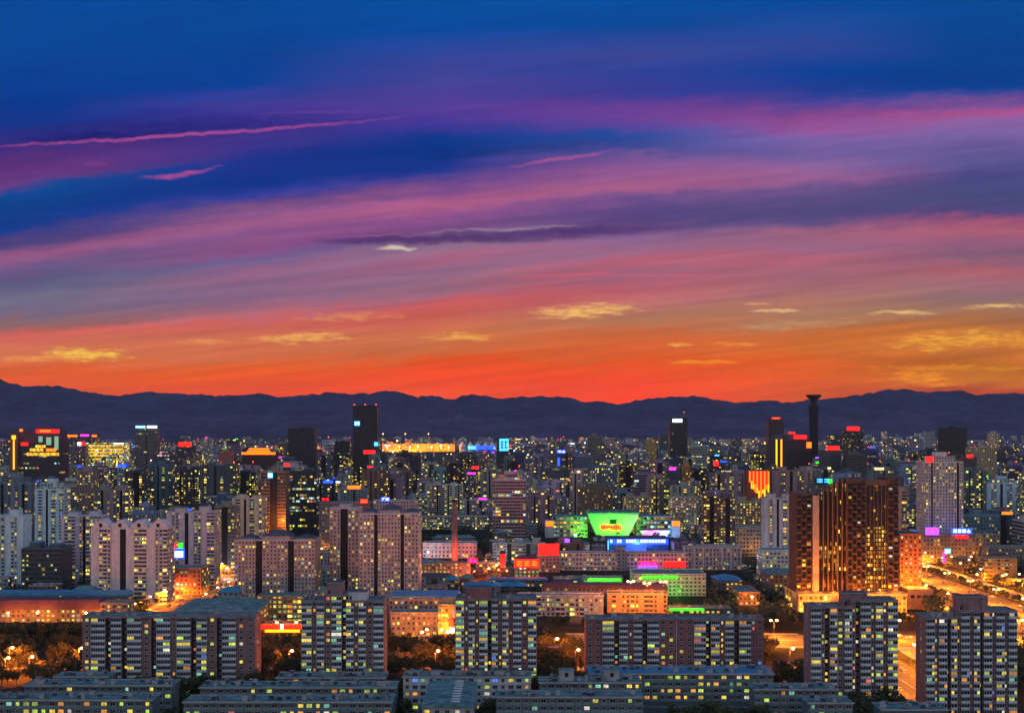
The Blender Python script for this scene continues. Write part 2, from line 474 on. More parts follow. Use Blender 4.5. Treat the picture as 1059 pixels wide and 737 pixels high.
def roommat(name, col, s):
    """a lit room seen through a window: curtains and lamps make it uneven"""
    m, t, b = newmat(name)
    tc = t.new('ShaderNodeTexCoord').outputs['Object']
    oi = t.new('ShaderNodeObjectInfo')
    mp = t.new('ShaderNodeMapping')
    mp.inputs['Scale'].default_value = (1.4, 1.4, 0.5)
    t.put(mp.inputs[0], tc)
    t.put(mp.inputs['Location'], t.xyz(t.m('MULTIPLY', oi.outputs['Random'], 57.0), 0.0, t.m('MULTIPLY', oi.outputs['Random'], 31.0)))
    n = t.noise(mp.outputs[0], 1.0, 2, 0.6)
    lum = t.m('MULTIPLY', t.ss(n, 0.3, 0.7, 0.45, 1.3), t.m('MULTIPLY_ADD', oi.outputs['Random'], 0.9, 0.5))
    b.inputs['Base Color'].default_value = (0.1, 0.1, 0.1, 1)
    b.inputs['Emission Color'].default_value = tuple(col) + (1,)
    t.put(b.inputs['Emission Strength'], t.m('MULTIPLY', lum, s))
    b.inputs['Roughness'].default_value = 0.3
    m.cycles.emission_sampling = 'NONE'
    return m


ROOMS = [roommat('room_yellow', (1.0, 0.72, 0.06), 0.85), roommat('room_green', (0.66, 0.88, 0.09), 0.78),
         roommat('room_orange', (1.0, 0.36, 0.03), 0.85), roommat('room_teal', (0.30, 0.85, 0.55), 0.6),
         roommat('room_white', (1.0, 0.92, 0.70), 0.75), roommat('room_blue', (0.10, 0.25, 1.0), 0.9), roommat('room_red', (1.0, 0.15, 0.08), 0.8)]


def pick_room(r):
    x = r.random()
    for lim, i in ((.34, 0), (.60, 1), (.78, 2), (.90, 3), (.965, 4), (.985, 5)):
        if x < lim:
            return i
    return 6


NEON = {}
for _n, _c, _s in (('red', (1.0, .007, .005), 4.0), ('orange', (1.0, .13, .004), 3.0), ('yellow', (1.0, .42, .008), 2.2), ('white', (.75, .88, 1.0), 2.6),
                   ('blue', (.008, .05, 1.0), 4.0), ('cyan', (.06, .45, 1.0), 2.6), ('magenta', (1.0, .03, .55), 2.6), ('green', (.03, 1.0, .015), 2.6),
                   ('violet', (.25, .06, 1.0), 2.8), ('cream', (1.0, .72, .35), 1.6)):
    NEON[_n] = glow('neon_' + _n, _c, _s)
    NEON[_n].cycles.emission_sampling = 'AUTO'
LAMP = glow('sodium_globe', (1.0, 0.46, 0.20), 10.0)
LAMPW = glow('white_globe', (0.75, 0.85, 1.0), 8.0)
HEADL = glow('headlight_glass', (1.0, 0.80, 0.5), 1.3)
LAMPR = glow('red_beacon', (1.0, 0.05, 0.03), 5.0)


def leafmat(name, c1, c2, c3):
    m, t, b = newmat(name)
    a = t.new('ShaderNodeAttribute', attribute_type='GEOMETRY', attribute_name='tint')
    oi = t.new('ShaderNodeObjectInfo')
    f = t.m('ADD', t.m('MULTIPLY', a.outputs['Fac'], 0.75), t.m('MULTIPLY', oi.outputs['Random'], 0.25))
    t.put(b.inputs['Base Color'], t.ramp(f, [(0.0, c1), (0.5, c2), (1.0, c3)]))
    b.inputs['Roughness'].default_value = 0.75
    return m


M_LEAF = leafmat('leaves', (0.026, 0.036, 0.015), (0.060, 0.072, 0.026), (0.12, 0.115, 0.045))


# ------------------------------------------------------------------ mesh builder and object helpers
class MB:
    def __init__(s):
        s.v, s.f, s.m, s.uv, s.mats, s.paint = [], [], [], [], [], []
        s.cur = (0.3, 0.3, 0.3, 0.1)

    def mi(s, mat):
        if mat not in s.mats:
            s.mats.append(mat)
        return s.mats.index(mat)

    def face(s, pts, mat, uvs=None):
        i = len(s.v)
        s.v.extend(pts)
        s.f.append(tuple(range(i, i + len(pts))))
        s.m.append(s.mi(mat))
        s.uv.extend(uvs if uvs else [(0, 0)] * len(pts))
        s.paint.extend([s.cur] * len(pts))

    def box(s, x0, x1, y0, y1, z0, z1, mat, top=None, cw=3.3, fh=2.9, u0=0, bottom=True, v0=None):
        a = round(u0)
        nx, ny = max(1, round((x1 - x0) / cw)), max(1, round((y1 - y0) / cw))
        va = z0 / fh if v0 is None else v0
        vb = va + (z1 - z0) / fh
        for pts, n in ((((x0, y0, z0), (x1, y0, z0), (x1, y0, z1), (x0, y0, z1)), nx), (((x1, y0, z0), (x1, y1, z0), (x1, y1, z1), (x1, y0, z1)), ny),
                       (((x1, y1, z0), (x0, y1, z0), (x0, y1, z1), (x1, y1, z1)), nx), (((x0, y1, z0), (x0, y0, z0), (x0, y0, z1), (x0, y1, z1)), ny)):
            s.face(pts, mat, [(a, va), (a + n, va), (a + n, vb), (a, vb)])
            a += n + 1
        tm = top or mat
        s.face(((x0, y0, z1), (x1, y0, z1), (x1, y1, z1), (x0, y1, z1)), tm)
        if bottom:
            s.face(((x0, y1, z0), (x1, y1, z0), (x1, y0, z0), (x0, y0, z0)), tm)

    def prism(s, poly, z0, z1, mat, top=None, cw=3.3, fh=2.9, u0=0):
        n = len(poly)
        a = u0
        for i in range(n):
            p, q = poly[i], poly[(i + 1) % n]
            k = max(1, round(math.hypot(q[0] - p[0], q[1] - p[1]) / cw))
            s.face(((p[0], p[1], z0), (q[0], q[1], z0), (q[0], q[1], z1), (p[0], p[1], z1)), mat, [(a, z0 / fh), (a + k, z0 / fh), (a + k, z1 / fh), (a, z1 / fh)])
            a += k + 1
        s.face([(p[0], p[1], z1) for p in poly], top or mat)
        s.face([(p[0], p[1], z0) for p in reversed(poly)], top or mat)

    def extrude_y(s, prof, y0, y1, mat, cap=None):
        """profile in (x, z), extruded along y"""
        n = len(prof)
        for i in range(n):
            p, q = prof[i], prof[(i + 1) % n]
            s.face(((p[0], y0, p[1]), (p[0], y1, p[1]), (q[0], y1, q[1]), (q[0], y0, q[1])), mat)
        s.face([(p[0], y0, p[1]) for p in prof], cap or mat)
        s.face([(p[0], y1, p[1]) for p in reversed(prof)], cap or mat)

    def hip(s, x0, x1, y0, y1, z0, z1, mat, over=0.6):
        x0, x1, y0, y1 = x0 - over, x1 + over, y0 - over, y1 + over
        cx, cy_ = (x0 + x1) / 2, (y0 + y1) / 2
        w, d = x1 - x0, y1 - y0
        if w >= d:
            a, b = (x0 + d / 2 * .9, cy_, z1), (x1 - d / 2 * .9, cy_, z1)
            s.face(((x0, y0, z0), (x1, y0, z0), b, a), mat)
            s.face(((x1, y1, z0), (x0, y1, z0), a, b), mat)
            s.face(((x1, y0, z0), (x1, y1, z0), b), mat)
            s.face(((x0, y1, z0), (x0, y0, z0), a), mat)
        else:
            a, b = (cx, y0 + w / 2 * .9, z1), (cx, y1 - w / 2 * .9, z1)
            s.face(((x0, y1, z0), (x0, y0, z0), a, b), mat)
            s.face(((x1, y0, z0), (x1, y1, z0), b, a), mat)
            s.face(((x0, y0, z0), (x1, y0, z0), a), mat)
            s.face(((x1, y1, z0), (x0, y1, z0), b), mat)
        s.face(((x0, y1, z0 - .01), (x1, y1, z0 - .01), (x1, y0, z0 - .01), (x0, y0, z0 - .01)), mat)

    def cyl(s, cx, cy_, z0, z1, r0, r1, n, mat, cw=3.0, fh=3.0, cap=None):
        for i in range(n):
            a, b = 2 * pi * i / n, 2 * pi * (i + 1) / n
            s.face(((cx + r0 * cos(a), cy_ + r0 * sin(a), z0), (cx + r0 * cos(b), cy_ + r0 * sin(b), z0),
                    (cx + r1 * cos(b), cy_ + r1 * sin(b), z1), (cx + r1 * cos(a), cy_ + r1 * sin(a), z1)), mat,
                   [(i, z0 / fh), (i + 1, z0 / fh), (i + 1, z1 / fh), (i, z1 / fh)])
        s.face([(cx + r1 * cos(2 * pi * i / n), cy_ + r1 * sin(2 * pi * i / n), z1) for i in range(n)], cap or mat)
        s.face([(cx + r0 * cos(-2 * pi * i / n), cy_ + r0 * sin(-2 * pi * i / n), z0) for i in range(n)], cap or mat)

    def tube(s, p, q, r0, r1, n, mat):
        p, q = Vector(p), Vector(q)
        d = (q - p).normalized()
        a = d.orthogonal().normalized()
        b = d.cross(a)
        ring = lambda c, r: [tuple(c + a * r * cos(2 * pi * i / n) + b * r * sin(2 * pi * i / n)) for i in range(n)]
        A, B = ring(p, r0), ring(q, r1)
        for i in range(n):
            j = (i + 1) % n
            s.face((A[i], A[j], B[j], B[i]), mat)
        s.face(B, mat)
        s.face(A[::-1], mat)

    def ball(s, c, r, mat, nu=8, nv=5, sq=1.0):
        P = [[(c[0] + r * sin(pi * j / nv) * cos(2 * pi * i / nu), c[1] + r * sin(pi * j / nv) * sin(2 * pi * i / nu), c[2] + sq * r * cos(pi * j / nv)) for i in range(nu)] for j in range(nv + 1)]
        for j in range(nv):
            for i in range(nu):
                k = (i + 1) % nu
                if j == 0:
                    s.face((P[0][0], P[1][i], P[1][k]), mat)
                elif j == nv - 1:
                    s.face((P[j][i], P[nv][0], P[j][k]), mat)
                else:
                    s.face((P[j][i], P[j + 1][i], P[j + 1][k], P[j][k]), mat)

    def add(s, o, loc, turn=False):
        n = len(s.v)
        s.v += [(p[0] + loc[0], p[1] + loc[1], p[2] + loc[2]) for p in o.v]
        s.f += [tuple(i + n for i in f) for f in o.f]
        mp = [s.mi(m) for m in o.mats]
        s.m += [mp[i] for i in o.m]
        s.uv += o.uv
        s.paint += o.paint

    def mesh(s, name, paint=False):
        me = bpy.data.meshes.new(name)
        me.from_pydata([tuple(p) for p in s.v], [], s.f)
        me.polygons.foreach_set('material_index', s.m)
        uv = me.uv_layers.new(name='UVMap')
        uv.data.foreach_set('uv', [c for p in s.uv for c in p])
        if paint:
            ca = me.color_attributes.new('paint', 'FLOAT_COLOR', 'CORNER')
            ca.data.foreach_set('color', [c for p in s.paint for c in p])
        for m in s.mats:
            me.materials.append(m)
        me.update()
        return me

    def build(s, name, parent=None, color=None, loc=None, paint=False):
        return link(name, s.mesh(name, paint), parent, color, loc)


def link(name, data, parent=None, color=None, loc=None):
    o = bpy.data.objects.new(name, data)
    COL.objects.link(o)
    if parent:
        o.parent = parent
    if color:
        o.color = tuple(color) if len(color) == 4 else tuple(color) + (0.1,)
    if loc:
        o.location = loc
    return o


def ordinal_word(k):
    return ('first', 'second', 'third', 'fourth', 'fifth', 'sixth', 'seventh', 'eighth', 'ninth', 'tenth', 'eleventh', 'twelfth')[k]


def tag(o, label=None, cat=None, group=None, kind=None):
    for k, v in (('label', label), ('category', cat), ('group', group), ('kind', kind)):
        if v:
            o[k] = v
    return o


def thing(name, label, cat, loc=(0, 0, 0), rz=0.0, group=None):
    o = link(name, None)
    o.location = loc
    o.rotation_euler = (0, 0, rz)
    return tag(o, label, cat, group)


def copy_tree(o, parent=None):
    c = o.copy()
    COL.objects.link(c)
    c.parent = parent
    for ch in o.children:
        copy_tree(ch, c)
    return c


def WX(px, D):
    return (px - PX0) * D / F


def WZ(y, D):
    return HC - (y - PY0) * D / F


def DY(y, h):
    return F * (HC - h) / (y - PY0)


FOOT = []        # (x0, x1, y0, y1) footprints
SIGHT = []       # (px0, px1, ybottom, D): what must stay in view
MARKS = []       # (words, px, D) landmarks for labels


def foot(x0, x1, y0, y1):
    FOOT.append((min(x0, x1), max(x0, x1), y0, y1))


def free(x0, x1, y0, y1, pad=2.0):
    return not any(x0 - pad < b and x1 + pad > a and y0 - pad < d and y1 + pad > c for a, b, c, d in FOOT)


def maxh(px0, px1, D):
    """greatest height here that hides none of the landmarks behind"""
    h = 400.0
    for a, b, yb, DD in SIGHT:
        if DD > D and px0 < b and px1 > a:
            h = min(h, WZ(yb, D))
    return h


def lightobj(name, loc, energy, color, radius=0.6, parent=None, spot=None, aim=None):
    l = bpy.data.lights.new(name, 'SPOT' if spot else 'POINT')
    l.energy = energy
    l.color = color
    l.shadow_soft_size = radius
    o = link(name, l, parent, None, loc)
    if spot:
        l.spot_size = radians(spot)
        l.spot_blend = 0.35
        o.rotation_euler = Vector(aim).to_track_quat('-Z', 'Y').to_euler()
    return o


# ------------------------------------------------------------------ setting: ground, roads, mountains
def ground_mat():
    m, t, b = newmat('city_ground')
    tc = t.new('ShaderNodeTexCoord').outputs['Object']
    n = t.noise(tc, 0.02, 5, 0.65)
    n2 = t.noise(tc, 0.25, 3, 0.6)
    c = t.mix(t.ss(n, 0.4, 0.6), (0.022, 0.028, 0.016), (0.06, 0.055, 0.05))
    t.put(b.inputs['Base Color'], t.mix(t.ss(n2, .35, .65), c, t.mix(1.0, c, (.6, .6, .6), 'MULTIPLY')))
    b.inputs['Roughness'].default_value = 0.95
    b.inputs['Specular IOR Level'].default_value = 0.05
    return m


def structure(name, mb):
    return tag(mb.build(name), kind='structure')


M_GROUND = ground_mat()
M_ASPH = surf('asphalt', (0.085, 0.080, 0.075), 0.8, 0.25, 0.12)
M_PAVE = surf('paving', (0.24, 0.22, 0.20), 0.9, 0.2, 0.2)
M_PAINT = surf('road_paint', (0.75, 0.74, 0.70), 0.7, 0.15, 0.5)
M_MTN = surf('mountain_forest_haze', (0.040, 0.048, 0.105), 0.95, 0.6, 0.003)  # forest tone with the blue of distant haze put into the colour

g = MB()
E = 60000.0
g.face(((-E, -3000, 0), (E, -3000, 0), (E, 60000, 0), (-E, 60000, 0)), M_GROUND)
structure('ground', g)

ROADS = []       # (x0, x1, y0, y1, 'x' or 'y')


def road(name, x0, x1, y0, y1, axis, z, lanes=4, walk=5.0):
    ROADS.append((x0, x1, y0, y1, axis))
    foot(x0 - walk, x1 + walk, y0 - (walk if axis == 'x' else 0), y1 + (walk if axis == 'x' else 0))
    r = MB()
    r.face(((x0, y0, z), (x1, y0, z), (x1, y1, z), (x0, y1, z)), M_ASPH)
    structure(name, r)
    m = MB()
    n = lanes
    for i in range(1, n):
        if axis == 'y':
            c = x0 + (x1 - x0) * i / n
            y = y0 + 2
            while y < y1 - 6:
                L = (y1 - y0 - 4) if i == n // 2 else 5.0
                m.face(((c - .12, y, z + .02), (c + .12, y, z + .02), (c + .12, y + L, z + .02), (c - .12, y + L, z + .02)), M_PAINT)
                y += L + 8
        else:
            c = y0 + (y1 - y0) * i / n
            x = x0 + 2
            while x < x1 - 6:
                L = (x1 - x0 - 4) if i == n // 2 else 5.0
                m.face(((x, c - .12, z + .02), (x + L, c - .12, z + .02), (x + L, c + .12, z + .02), (x, c + .12, z + .02)), M_PAINT)
                x += L + 8
    structure('road_markings', m)


def walk(x0, x1, y0, y1):
    p = MB()
    p.box(x0, x1, y0, y1, 0, 0.13, M_PAVE, bottom=False)
    structure('pavement', p)


road('avenue_road', 316, 392, 735, 2400, 'y', 0.06, 10)
walk(309, 316, 735, 1600)
walk(392, 400, 735, 1600)
for q in (331, 377):
    p = MB()
    p.box(q - 2, q + 2, 770, 1600, 0.07, 0.2, M_GROUND, bottom=False)
    structure('planted_strip', p)
road('cross_street', -60, 600, 690, 728, 'x', 0.09, 6)
walk(-60, 180, 728, 733)
walk(-60, 180, 684, 690)
road('side_street', 184, 216, 430, 689, 'y', 0.05, 4)
road('west_avenue', -256, -222, 748, 1500, 'y', 0.06, 4)
walk(-262, -256, 748, 1200)
walk(-222, -217, 748, 1200)
road('park_street', -420, 180, 622, 629, 'x', 0.04, 2, 1.0)
road('square_road', 30, 120, 772, 800, 'x', 0.05, 2)
# open square in front of the lamplit podium
p = MB()
p.box(225, 312, 640, 688, 0, 0.1, M_PAVE, bottom=False)
structure('plaza', p)

RIDGE = [(-420, 404), (-250, 398), (-120, 394), (-40, 389), (0, 391), (20, 398), (35, 400), (60, 397), (85, 404), (120, 408), (150, 404.5), (175, 406), (200, 408), (225, 408.5), (250, 406.5), (275, 407),
         (300, 409), (320, 408), (340, 406), (360, 407.5), (380, 407), (400, 403), (420, 406), (440, 409), (460, 410.5), (480, 408), (500, 409.5), (515, 412), (530, 411), (560, 409),
         (590, 411), (620, 415), (640, 416.5), (660, 413), (690, 410), (717, 408), (740, 413), (760, 416.5), (785, 412), (810, 415.5), (830, 413), (850, 412), (870, 410), (890, 408), (905, 405),
         (920, 403), (940, 402), (960, 404), (975, 403), (1000, 404.5), (1030, 407.5), (1059, 406), (1150, 402), (1300, 408), (1500, 404)]


def interp(tab, x):
    if x <= tab[0][0]:
        return tab[0][1]
    for (a, b), (c, d) in zip(tab, tab[1:]):
        if x <= c:
            return b + (d - b) * (x - a) / (c - a)
    return tab[-1][1]


def ridge(name, tab, D0, depth, scale, seed, step=7, px0=-420, px1=1500, mat=None):
    """a mountain range: crest line at distance D0, slopes with spurs towards the viewer and behind"""
    rr = random.Random(seed)
    ph = [(rr.uniform(0, 6.28), rr.uniform(0, 6.28), rr.uniform(.7, 1.3)) for _ in range(9)]
    nx = int((px1 - px0) / step) + 1
    rows = [-1.0, -0.8, -0.62, -0.46, -0.32, -0.2, -0.1, 0.0, 0.12, 0.3, 0.6, 1.0]
    vs, fs = [], []
    for j, q in enumerate(rows):
        for i in range(nx):
            px = px0 + i * step
            D = D0 + depth * q
            crest = (HC + (PY0 - interp(tab, px)) * D0 / F) * scale
            jag = sum(abs(sin(px / (26.0 / (k + 1)) * p[2] + p[0] + 1.3 * sin(px / 29.0 + p[1]))) / (k + 1.2) for k, p in enumerate(ph)) * 34 * scale - 66 * scale
            k = max(0.0, 1 - abs(q)) ** 0.9
            spur = sin(px / 17.0 + q * 3.1 + ph[0][1]) * .5 + sin(px / 8.3 - q * 4.4 + ph[1][1]) * .3 + sin(px / 33.0 + q * 2 + ph[2][1]) * .5
            z = max(-20.0, crest * k * (1 + 0.30 * spur * (1 - k)) + jag * k) if abs(q) < 1 else -20.0
            vs.append(((px - PX0) * D0 / F, D, z))
    for j in range(len(rows) - 1):
        for i in range(nx - 1):
            a = j * nx + i
            fs.append((a, a + 1, a + nx + 1, a + nx))
    me = bpy.data.meshes.new(name)
    me.from_pydata(vs, [], fs)
    me.materials.append(mat or M_MTN)
    return tag(link(name, me), kind='structure')


ridge('mountains', RIDGE, 14000, 3200, 1.0, 3, 3)
HILLS = [(-420, 442), (-60, 436), (0, 437), (30, 434), (55, 437), (80, 434.5), (105, 434), (130, 437), (150, 440), (165, 438), (177, 434.5), (190, 438.5), (215, 443), (240, 446), (300, 450), (420, 452), (1500, 452)]
M_HILL = surf('foothill_haze', (0.080, 0.072, 0.120), 0.95, 0.5, 0.003)  # lighter, bluer colour stands in for haze at the mountain foot
ridge('foothills', HILLS, 8600, 1200, 1.0, 5, 4, -300, 300, M_HILL)
MID = [(-420, 428), (0, 424), (120, 428), (220, 425), (330, 427), (420, 424), (520, 428), (620, 430), (720, 426), (800, 430), (880, 424), (950, 420), (1059, 423), (1500, 420)]
ridge('lower_mountains', MID, 11300, 2000, 0.95, 11, 4, -420, 1500, surf('lower_slopes_haze', (0.072, 0.066, 0.120), 0.95, 0.5, 0.003))  # paler than the crest behind: haze layering put into the slope colour

# the evening air over the whole plain
hm = bpy.data.materials.new('evening_air')
hm.use_nodes = True
hn = hm.node_tree
hn.nodes.clear()
ho = hn.nodes.new('ShaderNodeOutputMaterial')
hv = hn.nodes.new('ShaderNodeVolumePrincipled')
hv.inputs['Color'].default_value = (0.80, 0.72, 0.90, 1)
hv.inputs['Density'].default_value = HAZE_D
hv.inputs['Anisotropy'].default_value = 0.0
hn.links.new(hv.outputs[0], ho.inputs['Volume'])
HAZE = bpy.data.meshes.new('haze')
HAZE.from_pydata([(-45000, -2500, -30), (45000, -2500, -30), (45000, 18500, -30), (-45000, 18500, -30), (-45000, -2500, 790), (45000, -2500, 790), (45000, 18500, 790), (-45000, 18500, 790)],
                 [], [(3, 2, 1, 0), (4, 5, 6, 7), (0, 1, 5, 4), (1, 2, 6, 5), (2, 3, 7, 6), (3, 0, 4, 7)])
HAZE.materials.append(hm)
tag(link('haze', HAZE), kind='stuff')


# ------------------------------------------------------------------ near brick slabs and twin-wing blocks
GLZ = {}
SRC = {}


def glazing_mesh(w, variant, room):
    key = (round(w, 2), variant, room)
    if key in GLZ:
        return GLZ[key]
    b = MB()
    n = max(2, round(w / 1.15))
    x0 = -w / 2 + .06
    st = (w - .12) / n
    for i in range(n):
        lit = {0: False, 1: i < n / 2, 2: i >= n / 2, 3: True}[variant]
        a = x0 + i * st
        b.box(a + .05, a + st - .05, -1.26, -1.20, 1.12, 2.50, ROOMS[room] if lit else M_GLASS)
    for i in range(n + 1):
        a = x0 + i * st
        b.box(a - .05, a + .05, -1.30, -1.18, 1.06, 2.58, M_WHITE)
    GLZ[key] = b.mesh('glazing')
    SRC[GLZ[key].name] = b
    return GLZ[key]


PAR = {}


def balcony_mesh(w, fh, mat=None):
    key = (round(w, 2), round(fh, 2), mat.name if mat else '')
    if key not in PAR:
        m = mat or M_BAL
        b = MB()
        b.box(-w / 2, w / 2, -1.32, -.02, 0.0, 0.14, M_CONC)
        b.box(-w / 2, w / 2, -1.34, -1.22, 0.14, 1.06, m)
        b.box(-w / 2, -w / 2 + .1, -1.22, -.02, 0.14, 1.06, m)
        b.box(w / 2 - .1, w / 2, -1.22, -.02, 0.14, 1.06, m)
        b.box(-w / 2, w / 2, -1.36, -.02, 2.58, fh - .004, M_CONC)
        b.box(-w / 2 + .02, -w / 2 + .09, -1.16, -.02, 1.06, 2.58, M_GLASS)
        b.box(w / 2 - .09, w / 2 - .02, -1.16, -.02, 1.06, 2.58, M_GLASS)
        PAR[key] = b.mesh('balcony')
        SRC[PAR[key].name] = b
    return PAR[key]


WINM = {}


def window_mesh(w, h, room, frame=None):
    key = (round(w, 2), round(h, 2), room, frame.name if frame else '')
    if key not in WINM:
        b = MB()
        fm = frame or M_WHITE
        p = M_GLASS if room is None else ROOMS[room]
        b.box(-w / 2, -w / 2 + .08, -.07, -.003, 0, h, fm)
        b.box(w / 2 - .08, w / 2, -.07, -.003, 0, h, fm)
        b.box(-w / 2 + .08, w / 2 - .08, -.07, -.003, 0, .08, fm)
        b.box(-w / 2 + .08, w / 2 - .08, -.07, -.003, h - .08, h, fm)
        if w > 1.0:
            b.box(-.035, .035, -.065, -.004, .08, h - .08, fm)
            b.face(((-w / 2 + .08, -.03, .08), (-.035, -.03, .08), (-.035, -.03, h - .08), (-w / 2 + .08, -.03, h - .08)), p)
            b.face(((.035, -.03, .08), (w / 2 - .08, -.03, .08), (w / 2 - .08, -.03, h - .08), (.035, -.03, h - .08)), p)
        else:
            b.face(((-w / 2 + .08, -.03, .08), (w / 2 - .08, -.03, .08), (w / 2 - .08, -.03, h - .08), (-w / 2 + .08, -.03, h - .08)), p)
        b.box(-w / 2 - .1, w / 2 + .1, -.14, -.002, -.1, -.004, M_CONC)
        WINM[key] = b.mesh('window')
        SRC[WINM[key].name] = b
    return WINM[key]


def roof_clutter(root, x0, x1, y0, y1, z, r, n=5):
    """small plant on a flat roof: vents, tanks, masts"""
    for i in range(n):
        x, y = r.uniform(x0 + 1.5, x1 - 1.5), r.uniform(y0 + 1.5, y1 - 1.5)
        k = r.random()
        b = MB()
        if k < .45:
            w = r.uniform(.6, 1.3)
            q = r.uniform(.8, 1.6)
            b.box(-w, w, -w * .7, w * .7, 0, q, M_CONC, M_ROOF)
            b.box(-w - .1, w + .1, -w * .7 - .1, w * .7 + .1, q + .003, q + .15, M_CONC)
            nm = 'vent_stack'
        elif k < .75:
            b.cyl(0, 0, .4, 2.0, .8, .8, 10, M_METAL)
            for a in (-.5, .5):
                for c in (-.5, .5):
                    b.box(a - .06, a + .06, c - .06, c + .06, 0, .4, M_METAL)
            nm = 'water_tank'
        else:
            b.tube((0, 0, 0), (0, 0, 5.5), .09, .05, 5, M_METAL)
            for q in (3.6, 4.4, 5.1):
                b.tube((-.8, 0, q), (.8, 0, q), .04, .04, 4, M_METAL)
            nm = 'antenna'
        b.build(nm, root, loc=(x, y, z))


def slab(label, px0, px1, ytop, D, depth, floors, bays, brickmat, lit, wings=None, heads=(), seed=1, yb=700, cat='apartment block', name='apartment_block'):
    """a brick slab of flats. bays: letters, B glazed balcony, b brick with window, n brick with narrow window, r dark recess, | pipe.
    wings: storeys added per bay run, heads: lift houses (first bay, last bay, height)"""
    r = random.Random(seed)
    z = WZ(ytop, D)
    fh = z / floors
    X0, X1 = WX(px0, D), WX(px1, D)
    W = X1 - X0
    root = thing(name, label, cat, ((X0 + X1) / 2, D, 0))
    foot(X0, X1, D - 2, D + depth)
    SIGHT.append((px0, px1, yb, D))
    wts = {'B': 5.2, 'b': 3.4, 'n': 2.2, 'r': 2.0, '|': 1.0, 'C': 3.9}
    tot = sum(wts[c] for c in bays)
    wings = wings or [0] * len(bays)
    xs, x = [], -W / 2
    for c in bays:
        w = wts[c] / tot * W
        xs.append((x, x + w))
        x += w
    # wall: one box for each run of equal height, recesses set back
    i = 0
    wall, roof = MB(), MB()
    while i < len(bays):
        j = i
        while j + 1 < len(bays) and wings[j + 1] == wings[i]:
            j += 1
        a, b = xs[i][0], xs[j][1]
        zt = z + wings[i] * fh
        k = i
        while k <= j:       # split at recesses
            if bays[k] == 'r':
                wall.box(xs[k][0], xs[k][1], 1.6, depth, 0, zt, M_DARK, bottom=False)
                k += 1
                continue
            e = k
            while e + 1 <= j and bays[e + 1] != 'r':
                e += 1
            wall.box(xs[k][0], xs[e][1], 0, depth, 0, zt - .01, brickmat, M_ROOFD, bottom=False)
            k = e + 1
        for (p, q, s, t_) in ((a - .25, b + .25, -.45, .15), (a - .25, b + .25, depth - .15, depth + .3), (a - .25, a + .15, .15, depth - .15), (b - .15, b + .25, .15, depth - .15)):
            roof.box(p, q, s, t_, zt - .35, zt + .75, brickmat, M_CONC)
        roof.box(a + .16, b - .16, .16, depth - .16, zt + .005, zt + .15, M_ROOF)
        i = j + 1
    wall.build('wall', root)
    rf = roof.build('roof', root)
    for (i0, i1, hh, mat) in heads:
        h = MB()
        zt = z + wings[i0] * fh
        a, b = xs[i0][0] + .4, xs[i1][1] - .4
        h.box(a, b, depth * .25, depth * .8, zt + .16, zt + hh, mat, M_ROOFD)
        h.box(a - .35, b + .35, depth * .25 - .35, depth * .8 + .35, zt + hh + .003, zt + hh + .35, M_CONC, M_ROOFD)
        h.box(a + .8, a + 1.7, depth * .25 - .05, depth * .25 - .003, zt + .4, zt + 2.3, M_DARK)
        h.build('lift_house', root)
    roof_clutter(rf, -W / 2, W / 2, 0, depth, z + .15, r, max(5, int(W / 5)))
    # balconies and windows: the hundred that show best (upper storeys) one by one, the rest as one part each
    jobs_b, jobs_w = [], []
    for ci, c in enumerate(bays):
        a, b = xs[ci]
        w = b - a
        nf = floors + wings[ci]
        if c == '|':
            pmb = MB()
            pmb.tube(((a + b) / 2, -.12, 0), ((a + b) / 2, -.12, z - .4), .14, .14, 6, M_WHITE)
            pmb.build('drain_pipe', root)
            continue
        hot = r.choice([.5, 1.0, 1.0, 1.5])
        for f in range(nf):
            zf = f * fh
            on = r.random() < lit * hot * 1.15
            if c in 'BC':
                jobs_b.append((zf, (a + b) / 2, w - .3, r.choice((1, 1, 1, 2, 2, 2, 3)) if on else 0, pick_room(r) if on else 0))
            else:
                on = r.random() < lit * hot * .85
                ww = {'b': min(1.7, w * .55), 'n': min(1.0, w * .5), 'r': min(1.2, w * .7)}[c]
                jobs_w.append((zf, (a + b) / 2, ww, 1.6 if c == 'r' else 0, pick_room(r) if on else None))
    jobs_b.sort(key=lambda q: -q[0])
    jobs_w.sort(key=lambda q: -q[0])
    ob, ow = MB(), MB()
    for i, (zf, x, w, var, room) in enumerate(jobs_b):
        bm, gm = balcony_mesh(w, fh), glazing_mesh(w, var, room)
        if i < 100:
            link('glazing', gm, link('balcony', bm, root, None, (x, 0, zf)))
        else:
            ob.add(SRC[bm.name], (x, 0, zf))
            ob.add(SRC[gm.name], (x, 0, zf))
    for i, (zf, x, w, y, room) in enumerate(jobs_w):
        wm = window_mesh(w, 1.5, room)
        if i < 90:
            link('window', wm, root, None, (x, y, zf + .9))
        else:
            ow.add(SRC[wm.name], (x, y, zf + .9))
    if ob.v:
        ob.build('balcony', root)['kind'] = 'stuff'
    if ow.v:
        ow.build('window', root)['kind'] = 'stuff'
    # a column of gable end windows on the side turned to the viewer
    sd = -1 if (X0 + X1) > 0 else 1
    for f in range(floors - 9, floors):
        o = link('window', window_mesh(1.1, 1.4, pick_room(r) if r.random() < lit * .6 else None), root, None, (sd * W / 2, depth * .45, f * fh + .9))
        o.rotation_euler = (0, 0, sd * pi / 2)
    return root


